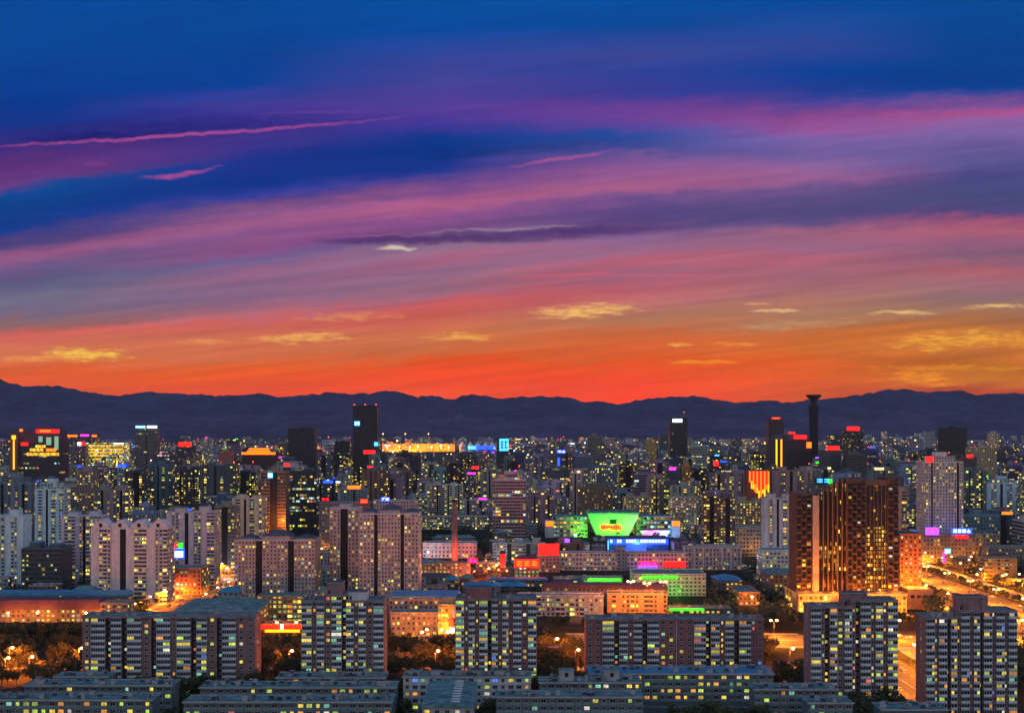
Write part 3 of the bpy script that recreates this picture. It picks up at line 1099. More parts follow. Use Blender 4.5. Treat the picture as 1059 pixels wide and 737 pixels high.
slab('long brown brick slab of flats beside the orange lit park at far left', 85, 264, 638, 562, 13, 13, 'bBrCrBbrBnBrCbrBbb', M_BRICK, .40, seed=4, yb=682)
slab('brick tower of flats with two wings and lift houses behind long teal roofs', 312, 397, 622, 545, 15, 17, 'BnCbBrCnCbB', M_BRICK, .34,
     wings=[0, 0, 0, 1, 1, 1, 0, 0, 0, 0, 0], heads=((3, 4, 5.5, M_BRICK), (6, 8, 4.0, M_WHITE)), seed=9, yb=676)
slab('red brick tower of flats with reddish lift house just right of the yellow lit office', 471, 555, 620, 545, 15, 17, 'BnCnBrCnCnBbB', M_BRICKR, .36,
     heads=((1, 5, 5.0, M_BRICKR),), seed=12, yb=672)
slab('long dark red brick slab with white drain pipe in its middle', 606, 790, 641, 562, 13, 13, 'bbBrCnCrBbb|bbBrCnCrBnb', M_BRICKR, .30, seed=15, yb=690)
slab('brick tower of flats in front of the lamplit checkered hotel', 838, 928, 628, 520, 12, 17, 'BnrCbCnrBnCnB', M_BRICK, .28,
     wings=[0, 0, 0, 0, 0, 0, 1, 1, 1, 1, 1, 1, 1], heads=((5, 8, 6.0, M_BRICK),), seed=22, yb=700)
slab('rightmost brick tower of flats in front of the broad lamplit avenue', 957, 1051, 639, 510, 12, 16, 'BnBrCnBnCrBnBnB', M_BRICK, .25,
     wings=[0, 0, 0, 0, 0, 0, 1, 1, 1, 1, 1, 1, 1, 1, 1], heads=((6, 10, 6.0, M_BRICK),), seed=29, yb=706)


# ------------------------------------------------------------------ walk-up rows at the bottom
def walkup(label, px0, px1, yf, h=18.0, depth=11.0, lit=.3, seed=1, dormers=0, wallmat=None, roofmat=None, boxes=(), penthouse=False):
    r = random.Random(seed)
    D = DY(yf, h)
    X0, X1 = WX(px0, D), WX(px1, D)
    W = X1 - X0
    root = thing('walk_up_block', label, 'apartment block', ((X0 + X1) / 2, D, 0), 0, 'low walk-up blocks along the bottom')
    foot(X0, X1, D - 2, D + depth)
    SIGHT.append((px0, px1, yf + 6, D))
    fh = 3.0
    nf = int(h / fh)
    wm = wallmat or M_WALKUP
    wall, roof = MB(), MB()
    wall.box(-W / 2, W / 2, 0, depth, 0, h - .01, wm, bottom=False)
    for f in range(1, nf):
        wall.box(-W / 2 - .02, W / 2 + .02, -.28, -.003, f * fh - .12, f * fh + .75, M_BAL if wallmat else M_BAND)
    wall.build('wall', root)
    rm = roofmat or M_ROOF
    roof.box(-W / 2 - .5, W / 2 + .5, -.7, depth + .5, h, h + .3, rm)
    roof.box(-W / 2 - .52, W / 2 + .52, -.75, -.5, h - .1, h + .65, M_CONC, rm)
    roof.box(-W / 2 - .52, W / 2 + .52, depth + .3, depth + .52, h - .1, h + .65, M_CONC, rm)
    rf = roof.build('roof', root)
    if dormers:
        for i in range(dormers):
            b = MB()
            b.box(-2.2, 2.2, -1.6, 1.6, 0, 1.5, M_CONC, rm)
            b.box(-2.4, 2.4, -1.8, 1.8, 1.503, 1.75, M_CONC, rm)
            b.build('stair_head', rf, loc=(-W / 2 + W * (i + .5) / dormers, depth * .5, h + .3))
    for (u, hh) in boxes:
        b = MB()
        b.box(-3.2, 3.2, -2.5, 2.5, 0, hh, M_CONC, rm)
        b.box(-3.4, 3.4, -2.7, 2.7, hh + .003, hh + .3, M_CONC, rm)
        b.box(-.8, .8, -2.55, -2.503, hh * .4, hh * .8, M_DARK)
        b.build('lift_house', rf, loc=(-W / 2 + W * u, depth * .5, h + .3))
    roof_clutter(rf, -W / 2, W / 2, 0, depth, h + .3, r, int(W / 3))
    for i in range(int(W / 5)):
        b = MB()
        b.face(((-1.0, -.7, .25), (1.0, -.7, .25), (1.0, .6, 1.25), (-1.0, .6, 1.25)), M_GLASS)
        b.tube((-1.05, .65, 1.35), (1.05, .65, 1.35), .26, .26, 8, M_METAL)
        b.box(-.9, -.8, .5, .6, 0, 1.2, M_METAL)
        b.box(.8, .9, .5, .6, 0, 1.2, M_METAL)
        b.build('solar_heater', rf, loc=(-W / 2 + r.uniform(1.5, W - 1.5), r.uniform(1.5, depth - 2), h + .3))
    n = int(W / 3.4)
    cnt = 0
    for f in range(nf - 1, -1, -1):
        for i in range(n):
            if cnt >= 100:
                break
            x = -W / 2 + W * (i + .5) / n
            on = r.random() < lit
            link('window', window_mesh(2.3 if i % 3 else 1.5, 1.55, pick_room(r) if on else None), root, None, (x, -.05, f * fh + .95))
            cnt += 1
    return root


walkup('teal roofed walk-up row cut by the bottom left corner', -40, 157, 724, seed=31, lit=.38)
walkup('teal roofed walk-up half hidden by trees in front of the long brown slab', 25, 178, 709, seed=32, lit=.15)
walkup('low pale walk-up nearest the foot of the long brown slab, left end', 56, 112, 700, 18, 9, seed=33, lit=.12)
walkup('frontmost of the three stepped teal walk-up rows left of centre', 190, 405, 726, seed=34, lit=.28)
walkup('middle of the three stepped teal walk-up rows left of centre', 207, 409, 711, seed=35, lit=.22)
walkup('rearmost and shortest of the three stepped teal walk-up rows', 286, 398, 701, seed=36, lit=.08)
walkup('white banded walk-up with six small stair heads on its roof', 417, 549, 700, seed=37, lit=.20, dormers=6, wallmat=M_WHITE)
walkup('glazed pale walk-up at the bottom edge right of the skylight roof', 513, 665, 721, seed=38, lit=.16)
walkup('walk-up with two grey lift boxes on its roof', 558, 663, 706, seed=39, lit=.24, boxes=((.27, 4.5), (.72, 4.5)))
walkup('long walk-up with a wide teal roof under the dark red brick slab', 610, 800, 697, 18, 16, seed=40, lit=.36, roofmat=M_ROOFB)
walkup('small teal roofed walk-up left of the tower by the hotel', 780, 866, 713, seed=41, lit=.30)
walkup('lowest small walk-up among dark trees at bottom right', 836, 882, 727, seed=42, lit=.38)
walkup('tiny corner of a walk-up roof under the rightmost tower', 912, 980, 734, 17, seed=43, lit=.2)


def endwise_block():
    D0, D1 = 461.0, 508.0
    X0, X1 = -35.8, -15.6
    h = 18.0
    root = thing('hall_block', 'long grey roof running away from the viewer with a row of pale skylights', 'building', ((X0 + X1) / 2, D0, 0))
    foot(X0, X1, D0, D1)
    SIGHT.append((437, 490, 736, D0))
    w, L = X1 - X0, D1 - D0
    b = MB()
    b.box(-w / 2, w / 2, 0, L, 0, h, M_CONC, bottom=False)
    b.build('wall', root)
    rf = MB()
    rf.extrude_y([(-w / 2 - .5, h + .02), (w / 2 + .5, h + .02), (w / 2 + .5, h + .3), (0, h + 1.6), (-w / 2 - .5, h + .3)], -.6, L + .4, M_ROOF)
    ro = rf.build('roof', root)
    for i in range(9):
        s = MB()
        s.box(1.2, 4.8, 0, 1.3, 0, .45, M_WHITE, M_WHITE)
        s.build('skylight', ro, loc=(0, 4 + i * (L - 7) / 8.5, h + 1.2))
    r = random.Random(5)
    for f in range(1, 6):
        for i in range(5):
            link('window', window_mesh(1.9, 1.5, pick_room(r) if r.random() < .45 else None), root, None, (-w / 2 + w * (i + .5) / 5, -.01, f * 3 + .9 - .2))


endwise_block()
# ------------------------------------------------------------------ mid-distance towers
PINK = (.80, .66, .67)
TEAL = (.56, .74, .80)
BEIGE = (.44, .33, .25)
DUSK = (.13, .13, .18)
BROWN = (.20, .13, .12)
GREY = (.27, .27, .31)
CREAM = (.50, .43, .32)
NAVY = (.08, .10, .15)
BLUE = (.50, .66, .80)


def tower_parts(w, d, h, segs, fac, fh, cw, crown, r, roofm=M_ROOF, headn=2):
    """wall, roof, lift house builders. segs: [(share, protrusion, 'f'acade 'p'lain 'd'ark recess)]"""
    wall, roof, heads = MB(), MB(), []
    tot = sum(s[0] for s in segs)
    x = -w / 2
    u0 = r.randint(0, 900)
    for (sh, pr, kind) in segs:
        a, b = x, x + w * sh / tot
        x = b
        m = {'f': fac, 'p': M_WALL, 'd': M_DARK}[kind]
        # front part and rear part share the bay; protrusion in both directions
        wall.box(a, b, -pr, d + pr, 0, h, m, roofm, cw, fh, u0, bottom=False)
        u0 += 40
        roof.box(a, b, -pr - .12, -pr + .25, h + .005, h + 1.1, M_WALL, M_CONC)
    roof.box(-w / 2 - .1, -w / 2 + .25, .3, d, h + .006, h + 1.05, M_WALL, M_CONC)
    roof.box(w / 2 - .25, w / 2 + .1, .3, d, h + .006, h + 1.05, M_WALL, M_CONC)
    roof.box(-w / 2, w / 2, d - .2, d + .15, h + .007, h + 1.0, M_WALL, M_CONC)
    if crown == 'hip':
        hw, hd = w * .34, d * .7
        b = MB()
        b.box(-hw / 2, hw / 2, d / 2 - hd / 2, d / 2 + hd / 2, h + .01, h + 3.2, M_WALL, M_ROOFD)
        b.hip(-hw / 2, hw / 2, d / 2 - hd / 2, d / 2 + hd / 2, h + 3.22, h + 7.5, M_ROOFD, 1.2)
        heads.append(('lift_house', b))
        for sx in (-1, 1):
            b = MB()
            q = w * .36
            b.box(sx * q - w * .1, sx * q + w * .1, d * .2, d * .8, h + .01, h + 1.8, M_WALL, M_ROOFD)
            b.hip(sx * q - w * .1, sx * q + w * .1, d * .2, d * .8, h + 1.82, h + 4.2, M_ROOFD, .7)
            heads.append(('lift_house', b))
    elif crown == 'flat':
        for i in range(headn):
            b = MB()
            cx = -w / 2 + w * (i + .5) / headn
            hw = min(4.0, w / headn * .35)
            hh = r.uniform(3, 5.5)
            b.box(cx - hw, cx + hw, d * .25, d * .75, h + .01, h + hh, M_WALL, roofm)
            b.box(cx - hw - .3, cx + hw + .3, d * .25 - .3, d * .75 + .3, h + hh + .003, h + hh + .4, M_CONC, roofm)
            heads.append(('lift_house', b))
    elif crown == 'frame':
        b = MB()
        for i in range(5):
            cx = -w / 2 + .5 + (w - 1) * i / 4
            b.box(cx - .35, cx + .35, .3, 1.0, h + 1.11, h + 6.2, M_WALL)
        b.box(-w / 2, w / 2, .2, 1.1, h + 6.21, h + 7.2, M_WALL, M_CONC)
        b.box(-w * .3, w * .3, d * .35, d * .8, h + .01, h + 5, M_WALL, roofm)
        heads.append(('roof_frame', b))
    elif crown == 'gable':
        b = MB()
        n = 4
        for i in range(n):
            a = -w / 2 + w * i / n
            c = a + w / n
            b.extrude_y([(a + .6, h + .01), (c - .6, h + .01), (c - .6, h + 2.8), (a * .45 + c * .55, h + 6.8), (a * .55 + c * .45, h + 6.8), (a + .6, h + 2.8)], .6, d * .8, M_WALL, M_WALL)
        heads.append(('gabled_crown', b))
        b = MB()
        for i in range(n):
            a = -w / 2 + w * (i + .5) / n
            b.box(a - 1.2, a + 1.2, .45, .59, h + 1.6, h + 4.2, M_DARK)
        heads.append(('crown_opening', b))
    elif crown == 'step':
        b = MB()
        b.box(-w * .33, w * .33, d * .15, d * .85, h + .01, h + 6, fac, roofm, cw, fh, u0)
        b.box(-w * .15, w * .15, d * .3, d * .7, h + 6.01, h + 10, M_WALL, roofm)
        heads.append(('upper_storeys', b))
    return wall, roof, heads


SEG_FLATS = [(1.2, .9, 'f'), (.5, 0, 'd'), (1.3, .5, 'f'), (.6, 0, 'p'), (1.3, .5, 'f'), (.5, 0, 'd'), (1.2, .9, 'f')]
SEG_PANEL = [(.7, .3, 'p'), (1.0, .9, 'f'), (.7, .3, 'p'), (.5, 0, 'd'), (.7, .3, 'p'), (1.0, .9, 'f'), (.7, .3, 'p'), (1.0, .9, 'f')]
SEG_END = [(.45, .4, 'p'), (2.2, .8, 'f'), (.4, 0, 'd'), (2.0, .8, 'f')]
SEG_ENDR = [(2.2, .8, 'f'), (.45, .4, 'p'), (.5, 0.1, 'f'), (.45, .4, 'p')]
SEG_ONE = [(1, 0, 'f')]
SEG_TWIN = [(1.2, .6, 'f'), (1.0, 0, 'd'), (1.2, .6, 'f')]


def tower(label, px0, px1, ytop, D, depth, col, lit, yb, segs=SEG_FLATS, crown='flat', fac=None, fh=2.9, cw=3.2, cat='apartment tower', name='apartment_tower', windows=15, seed=1, roofm=M_ROOF, headn=2, mark=None, group=None):
    r = random.Random(seed * 77 + 5)
    h = WZ(ytop, D)
    X0, X1 = WX(px0, D), WX(px1, D)
    w = X1 - X0
    fac = fac or M_FAC
    root = thing(name, label, cat, ((X0 + X1) / 2, D, 0), 0, group)
    foot(X0, X1, D - 3, D + depth)
    SIGHT.append((px0, px1, yb, D))
    if mark:
        MARKS.append((mark, (px0 + px1) / 2, D))
    wall, roof, heads = tower_parts(w, depth, h, segs, fac, fh, cw, crown, r, roofm, headn)
    c4 = tuple(col) + (lit,)
    wall.build('wall', root, c4)
    rf = roof.build('roof', root, c4)
    for nm, b in heads:
        b.build(nm, rf, c4)
    # rooms that are lit brightest tonight get their own windows
    if windows:
        tot = sum(s[0] for s in segs)
        x = -w / 2
        spots = []
        for (sh, pr, kind) in segs:
            ww = w * sh / tot
            if kind == 'f':
                n = max(1, round(ww / cw))
                for i in range(n):
                    for f in range(int(h * .25 / fh), int(h / fh)):
                        spots.append((x + ww * (i + .5) / n, -pr, f * fh + .8))
            x += ww
        r.shuffle(spots)
        for (a, b_, c) in spots[:windows]:
            link('window', window_mesh(1.6, 1.45, pick_room(r)), root, None, (a, b_ - .01, c))
    return root, h


# left cluster
tower('teal white tower with horizontal balconies cut by the left edge', -24, 24, 534, 930, 16, TEAL, .16, 598, SEG_ENDR, seed=1)
tower('tower with a white end panel and balcony rows left of the gabled pink tower', 63, 106, 534, 955, 16, (.62, .60, .70), .16, 598, SEG_END, seed=2)
tower('pink white panelled tower with gabled crown at left', 94, 173, 547, 860, 18, PINK, .14, 610, SEG_PANEL, 'gable', seed=3, mark='the gabled pink tower')
tower('pinkish tower with red brown balconies behind the white billboard', 172, 222, 530, 960, 18, (.74, .58, .56), .20, 598, SEG_PANEL, seed=4)
tower('narrow dark beige tower between two paler towers at left', 222, 243, 524, 1030, 16, (.30, .26, .22), .14, 585, SEG_TWIN, seed=5, headn=1)
tower('pale orange tower above the lamplit west avenue', 240, 272, 516, 1095, 18, (.74, .56, .42), .22, 588, SEG_PANEL, seed=6)
tower('teal tower with pale blank panels, second from the left edge', 36, 66, 506, 1080, 16, TEAL, .16, 566, SEG_PANEL, 'step', seed=7)
tower('dim teal tower rising behind the leftmost balcony tower', -6, 33, 500, 1110, 16, (.22, .28, .34), .12, 533, SEG_FLATS, 'step', seed=8)
tower('wide low dark building with blue roof between two left towers', 22, 64, 568, 905, 22, (.10, .14, .18), .10, 600, SEG_ONE, fac=M_OFF, fh=3.6, seed=9, roofm=M_ROOFB, name='office_building', cat='office building', windows=14)
tower('teal pink tower behind the gabled pink tower', 98, 133, 507, 1200, 16, (.33, .28, .31), .22, 545, SEG_FLATS, seed=10)
tower('slim pink grid tower below the yellow lit office', 79, 97, 487, 1300, 16, (.38, .25, .25), .20, 536, SEG_ONE, fac=M_GRID, seed=11, headn=1)
tower('stepped grey tower with small dark hip roofs and lit windows at left of centre', 243, 326, 559, 830, 22, (.58, .47, .50), .15, 612, [(1.3, 1.5, 'f'), (.4, 0, 'd'), (1.6, 0, 'f'), (.4, 0, 'd'), (1.3, 1.5, 'f')], 'hip', fac=M_GRID, fh=2.9, cw=2.6, seed=12, windows=22, mark='the grey hip-roofed tower')
tower('slim tower with dark centre stripe, left half of the twin grey towers', 341, 371, 526, 850, 20, (.62, .52, .55), .14, 598, [(1.3, .8, 'f'), (.9, 0, 'd'), (1.3, .8, 'f')], 'flat', fac=M_GRID, cw=2.5, seed=13, windows=16, headn=1)
tower('broad grey hip-roofed tower with small square windows, right of the twin grey towers', 372, 433, 532, 820, 24, (.62, .52, .55), .15, 605, [(1.4, 1.2, 'f'), (.35, 0, 'd'), (2.2, .4, 'f'), (.35, 0, 'd'), (1.4, 1.2, 'f')], 'hip', fac=M_GRID, cw=2.4, seed=14, windows=30, mark='the twin grey towers')
tower('dark office tower with green white lit storeys behind the twin grey towers', 284, 327, 488, 1400, 24, (.07, .08, .10), .42, 548, SEG_ONE, 'flat', fac=M_OFF, fh=3.7, cw=2.2, seed=15, cat='office tower', name='office_tower', windows=0, mark='the dark office tower')
tower('brown block with a blue rooftop sign, lit orange from the street', 270, 296, 488, 1250, 20, (.34, .22, .16), .08, 542, SEG_TWIN, fac=M_OFF, fh=3.6, seed=16, cat='office tower', name='office_tower', windows=6, headn=1)
tower('dark tower with a column of yellow windows left of a teal tower', 130, 152, 488, 1350, 16, (.09, .09, .12), .22, 530, SEG_TWIN, seed=17, headn=1)
tower('dark tower with blue teal panels right of the yellow windowed tower', 153, 178, 481, 1400, 16, (.10, .18, .25), .2, 528, SEG_PANEL, seed=18, headn=1)
tower('dark tower with scattered yellow windows left of the arched grey tower', 181, 206, 486, 1380, 16, (.09, .09, .12), .24, 520, SEG_FLATS, seed=19)
tower('dark tower with two bright window columns beside the arched grey tower', 207, 244, 482, 1340, 18, (.11, .12, .15), .26, 514, SEG_PANEL, seed=20)
# right cluster
tower('tall peach lit tower standing by the avenue at right', 957, 996, 478, 1140, 26, (.80, .68, .64), .10, 556, [(.8, 0.8, 'f'), (.3, -.6, 'd'), (.9, 0, 'f'), (1.7, .5, 'f'), (.9, 0, 'f'), (.3, -.6, 'd'), (.6, .8, 'f')], 'step', fac=M_GRID, fh=3.2, cw=2.6, seed=21, windows=30, roofm=M_ROOFD, mark='the tall peach tower', name='hotel_tower', cat='hotel tower')
tower('pale blue white stepped tower near the right edge', 1021, 1056, 500, 1500, 18, BLUE, .16, 533, SEG_PANEL, 'step', seed=22)
tower('dark brown tower with pale stripe right of the green lit museum, left one', 728, 744, 513, 1150, 18, (.20, .13, .12), .18, 558, SEG_TWIN, seed=23, headn=1, mark='the pair of dark brown towers')
tower('dark brown tower right of the green lit museum, right one of two joined', 745, 760, 515, 1150, 18, (.16, .12, .12), .30, 558, SEG_TWIN, seed=24, headn=1)
tower('warmly lit cream tower behind the white striped block', 762, 790, 519, 1260, 18, (.42, .33, .24), .40, 545, SEG_ONE, fac=M_GRID, seed=25)
tower('grey white tower with bright window columns left of the checkered hotel', 791, 823, 516, 1120, 16, (.58, .56, .60), .30, 558, SEG_PANEL, seed=26)
tower('cream lit block of small windows right above the museum', 693, 723, 514, 1400, 18, (.36, .33, .25), .38, 538, SEG_ONE, fac=M_GRID, seed=27)
tower('cream lit block of small windows straight above the green museum', 645, 674, 514, 1450, 18, (.36, .33, .26), .36, 532, SEG_ONE, fac=M_GRID, seed=28)
tower('pinkish slab tower left behind the checkered hotel', 801, 842, 487, 1500, 16, (.38, .26, .27), .14, 512, SEG_PANEL, seed=29)
tower('pale pink tower edge right behind the checkered hotel', 927, 938, 508, 1010, 14, (.48, .32, .28), .06, 550, [(1, 0, 'p'), (1, .3, 'f')], seed=30, windows=5, headn=1)
tower('teal tower with bright windows between the peach tower and the pale blue tower', 998, 1020, 487, 1350, 16, (.17, .22, .26), .3, 530, SEG_FLATS, seed=31)
tower('purple grey tower behind the dark brown towers', 736, 770, 490, 1480, 16, (.26, .22, .28), .24, 512, SEG_FLATS, seed=32)
tower('pale violet tower left of the red and yellow light drape', 762, 776, 489, 1400, 16, (.34, .27, .33), .2, 518, SEG_PANEL, seed=33, headn=1)


# ------------------------------------------------------------------ long and low buildings of the middle ground
def block(label, px0, px1, ytop, D, depth, col, lit, yb, fac=None, roofm=M_ROOF, fh=3.2, cw=3.3, h=None, name='office_building', cat='building', seed=1, hip=0, rot=0.0, bands=False, windows=8, mansard=None, bays=None):
    r = random.Random(seed * 31 + 3)
    h = h or WZ(ytop, D)
    X0, X1 = WX(px0, D), WX(px1, D)
    w = X1 - X0
    root = thing(name, label, cat, ((X0 + X1) / 2, D, 0), rot)
    foot(X0, X1, D - 2, D + depth)
    SIGHT.append((px0, px1, yb, D))
    c4 = tuple(col) + (lit,)
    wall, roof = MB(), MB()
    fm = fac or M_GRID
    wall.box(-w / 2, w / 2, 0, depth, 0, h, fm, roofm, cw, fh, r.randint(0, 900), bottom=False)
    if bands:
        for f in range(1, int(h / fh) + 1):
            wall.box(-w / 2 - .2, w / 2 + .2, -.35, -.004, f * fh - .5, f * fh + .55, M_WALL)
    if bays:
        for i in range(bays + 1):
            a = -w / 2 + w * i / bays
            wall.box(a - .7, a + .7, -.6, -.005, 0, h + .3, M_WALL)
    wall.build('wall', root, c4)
    if hip:
        roof.hip(-w / 2, w / 2, 0, depth, h + .02, h + hip, roofm, .8)
    elif mansard:
        k = mansard
        roof.extrude_y([(0, 0)] * 0 or [(-w / 2 - .6, h + .02), (w / 2 + .6, h + .02), (w / 2 - 1, h + k), (-w / 2 + 1, h + k)], -.7, depth + .7, roofm)
    else:
        roof.box(-w / 2 - .3, w / 2 + .3, -.3, .1, h + .006, h + .9, M_WALL, M_CONC)
        roof.box(-w / 2 - .3, w / 2 + .3, depth - .1, depth + .3, h + .006, h + .9, M_WALL, M_CONC)
        roof.box(-w / 2 - .3, -w / 2 + .1, .11, depth - .11, h + .007, h + .85, M_WALL, M_CONC)
        roof.box(w / 2 - .1, w / 2 + .3, .11, depth - .11, h + .007, h + .85, M_WALL, M_CONC)
    rf = roof.build('roof', root, c4)
    if not hip and not mansard:
        roof_clutter(rf, -w / 2, w / 2, 0, depth, h, r, max(2, int(w / 14)))
    nfl, n = int(h / fh), max(1, int(w / cw))
    sp = [(i, f) for i in range(n) for f in range(nfl)]
    r.shuffle(sp)
    for (i, f) in sp[:windows]:
        link('window', window_mesh(1.9, 1.5, pick_room(r)), root, None, (-w / 2 + w * (i + .5) / n, -.36 if bands else -.01, f * fh + .8))
    return root


block('long low arcade with purple mansard roof and lamplit orange front at far left', -30, 104, 629, 775, 14, (.42, .24, .16), .35, 642, h=8.5, roofm=M_ROOFP, mansard=6.5, seed=1, fh=2.9, windows=20)
block('long row under bright blue sheet roofs behind the purple mansard roof', -30, 130, 616, 800, 15, (.16, .15, .17), .2, 622, roofm=M_ROOFB, mansard=2.2, seed=2)
block('small pink banded corner house at the end of the blue roofed row', 104, 132, 624, 770, 14, (.50, .30, .24), .2, 640, seed=3, bands=True, windows=4)
block('wide hall with a slate grey hipped roof behind the brown slab', 174, 262, 634, 719, 62, (.34, .20, .12), .3, 640, roofm=M_ROOF, hip=4.5, seed=4, name='hall_building', windows=10)
block('greenish block with dark balconies left of the two-winged brick tower', 266, 313, 617, 770, 16, (.20, .24, .20), .32, 642, seed=5, fac=M_FAC, windows=16, name='apartment_block', cat='apartment block')
shop = block('low shop with glowing red and yellow front below the greenish block', 266, 314, 645, 734, 12, (.45, .16, .08), .1, 655, h=5.2, seed=6, windows=0, name='shop_building', cat='shop')
block('low workshop with pale blue roof right of the two-winged brick tower', 402, 474, 618, 745, 26, (.42, .34, .34), .12, 634, roofm=M_ROOFB, seed=7, mansard=1.5)
block('pink grey house row behind the lamplit trees in the middle', 404, 452, 634, 722, 14, (.46, .36, .34), .12, 641, seed=8, windows=5)
block('small office glowing bright yellow left of the red brick tower', 453, 471, 626, 700, 14, (.62, .45, .10), .75, 648, seed=9, fac=M_OFF, windows=0, fh=3.0, cw=2.0)
block('long white grey block of flats behind the brick chimney', 434, 504, 534, 1500, 14, (.55, .54, .58), .26, 556, seed=10, fac=M_FAC, name='apartment_block', cat='apartment block', windows=24)
block('pink white boiler house beside the tall brick chimney', 437, 493, 562, 1165, 20, (.74, .60, .62), .08, 582, seed=11, fh=4.2, cw=4.0, windows=5, name='boiler_house')
block('low row with warm lit windows in front of the boiler house', 434, 486, 583, 1015, 14, (.40, .30, .22), .55, 597, seed=12, windows=14)
block('low storefront with yellow lit windows under the long red sign', 532, 558, 587, 985, 14, (.5, .38, .18), .6, 598, seed=13, windows=10, name='shop_building', cat='shop')
block('blue roofed shed row in front of the storefront', 505, 566, 600, 950, 12, (.2, .2, .26), .1, 606, seed=14, roofm=M_ROOFB, mansard=1.5)
block('grey tower block under the red rooftop billboard', 556, 579, 575, 1050, 16, (.42, .36, .38), .06, 598, seed=15, windows=2)
block('long white banded school building right of the red billboard', 580, 640, 572, 1062, 15, (.72, .68, .72), .16, 598, seed=16, bands=True, fh=4.0, windows=8)
block('pale blue central stair tower of the long school building', 638, 647, 567, 1060, 16, (.42, .46, .54), .04, 596, seed=17, windows=0)
block('white banded school wing with red and purple neon sign', 648, 712, 572, 1062, 15, (.72, .66, .70), .16, 600, seed=18, bands=True, fh=4.0, windows=8)
block('pinkish block with tall pilasters at the end of the school', 708, 766, 566, 1066, 16, (.68, .56, .58), .18, 600, seed=19, bays=6, fh=4.0, windows=8)
block('low building topped with green floodlights left of the parking deck', 604, 644, 598, 935, 14, (.40, .44, .42), .1, 606, seed=20, windows=2)
block('white banded parking deck with green lit top', 656, 730, 594, 898, 34, (.72, .62, .62), .05, 622, seed=21, bands=True, fh=3.0, windows=5, name='parking_deck', cat='parking deck')
block('long building with a purple sloping roof crossing the middle', 560, 690, 608, 850, 14, (.30, .22, .26), .2, 616, seed=22, roofm=M_ROOFP, mansard=2.5, rot=-.07, windows=12)
block('pinkish row of flats in front of the purple sloping roof', 535, 624, 616, 800, 12, (.66, .56, .58), .26, 636, seed=23, fac=M_FAC, name='apartment_block', cat='apartment block', rot=-.05, windows=14)
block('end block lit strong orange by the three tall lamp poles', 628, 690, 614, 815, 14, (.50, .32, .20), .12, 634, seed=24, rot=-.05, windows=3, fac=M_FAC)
block('low dark hall with a bright green roof edge and lit windows', 692, 756, 630, 790, 16, (.10, .11, .10), .35, 640, seed=25, windows=16, fh=3.0)
block('orange brick house with grey roof left of the plaza', 764, 786, 613, 850, 40, (.4, .2, .1), .12, 628, seed=26, fac=None, windows=5, name='brick_house')
block('blue roofed house behind the orange brick house', 742, 768, 600, 930, 30, (.36, .30, .30), .1, 612, seed=27, roofm=M_ROOFB, hip=3, windows=3)
block('blue white banded low office in front of the grey white tower', 788, 823, 569, 1020, 22, (.62, .72, .78), .2, 588, seed=28, bands=True, fh=3.6, windows=10)
block('white stepped pavilion with an orange lit ground floor', 761, 789, 545, 1180, 24, (.50, .50, .50), .1, 562, seed=29, bands=True, windows=0, fh=4.0)
block('house with blue grey roof left of the checkered hotel podium', 796, 824, 594, 900, 34, (.30, .26, .25), .12, 610, seed=30, hip=3, windows=3)
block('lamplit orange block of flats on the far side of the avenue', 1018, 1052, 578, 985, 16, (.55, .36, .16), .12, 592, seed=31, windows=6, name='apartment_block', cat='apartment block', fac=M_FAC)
block('low grey block behind the orange flats across the avenue', 1022, 1075, 566, 1100, 18, (.32, .30, .30), .1, 576, seed=32, windows=4)
block('small orange lit house between the neon column and the flats', 991, 1005, 577, 1080, 14, (.5, .34, .18), .1, 588, seed=33, windows=2)
block('long podium with shop fronts at the foot of the peach tower', 951, 1034, 553, 1120, 18, (.42, .30, .20), .2, 562, seed=34, windows=8, fh=4, name='podium_building')
block('low white office left of the lamplit trees', 214, 240, 572, 1090, 20, (.40, .32, .26), .2, 590, seed=35, windows=4)
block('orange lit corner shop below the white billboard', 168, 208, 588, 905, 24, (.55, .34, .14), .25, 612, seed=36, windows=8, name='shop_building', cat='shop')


# brick chimney
def chimney():
    D = 1150.0
    h = WZ(516, D)
    root = thing('brick_chimney', 'tall red brick factory chimney with a dark rim', 'chimney', (WX(470.5, D), D - 6, 0))
    MARKS.append(('the tall brick chimney', 470, D))
    SIGHT.append((467, 474, 584, D))
    foot(WX(467, D), WX(474, D), D - 10, D)
    b = MB()
    b.cyl(0, 0, 0, h * .93, 3.3, 2.1, 20, M_BRICKR)
    b.build('shaft', root)
    b = MB()
    b.cyl(0, 0, h * .93, h * .96, 2.2, 2.6, 20, M_BRICKR)
    b.cyl(0, 0, h * .96 + .01, h, 2.6, 2.5, 20, M_DARK)
    b.build('rim', root)
    b = MB()
    for k in range(60):
        z = 4 + k * (h * .9 - 4) / 60
        b.box(-.3, .3, -3.75 + 1.25 * z / h, -3.70 + 1.25 * z / h, z, z + .06, M_METAL)
    for sx in (-.33, .33):
        b.tube((sx, -3.72, 4), (sx, -2.62, h * .9), .04, .04, 4, M_METAL)
    b.build('ladder', root)


chimney()


for k, (px, D, e, wd) in enumerate(((962, 1128, 9000, 'left of the peach tower front'), (976, 1124, 9000, 'in the middle of the peach tower front'), (990, 1128, 9000, 'right of the peach tower front'), (287, 1232, 60000, 'under the brown block with the blue sign'))):
    fl = thing('floodlight', 'warm floodlight on a low roof ' + wd, 'floodlight', (WX(px, D), D, 0 if k == 3 else 0))
    q = MB()
    q.box(-.6, .6, -.5, .5, 0, 1.0, M_METAL)
    q.build('housing', fl)
    lightobj('flood_lamp', (0, 0, 30 if k == 3 else 26), e, (1.0, .45, .22) if k < 3 else (1.0, .25, .02), .5, fl)


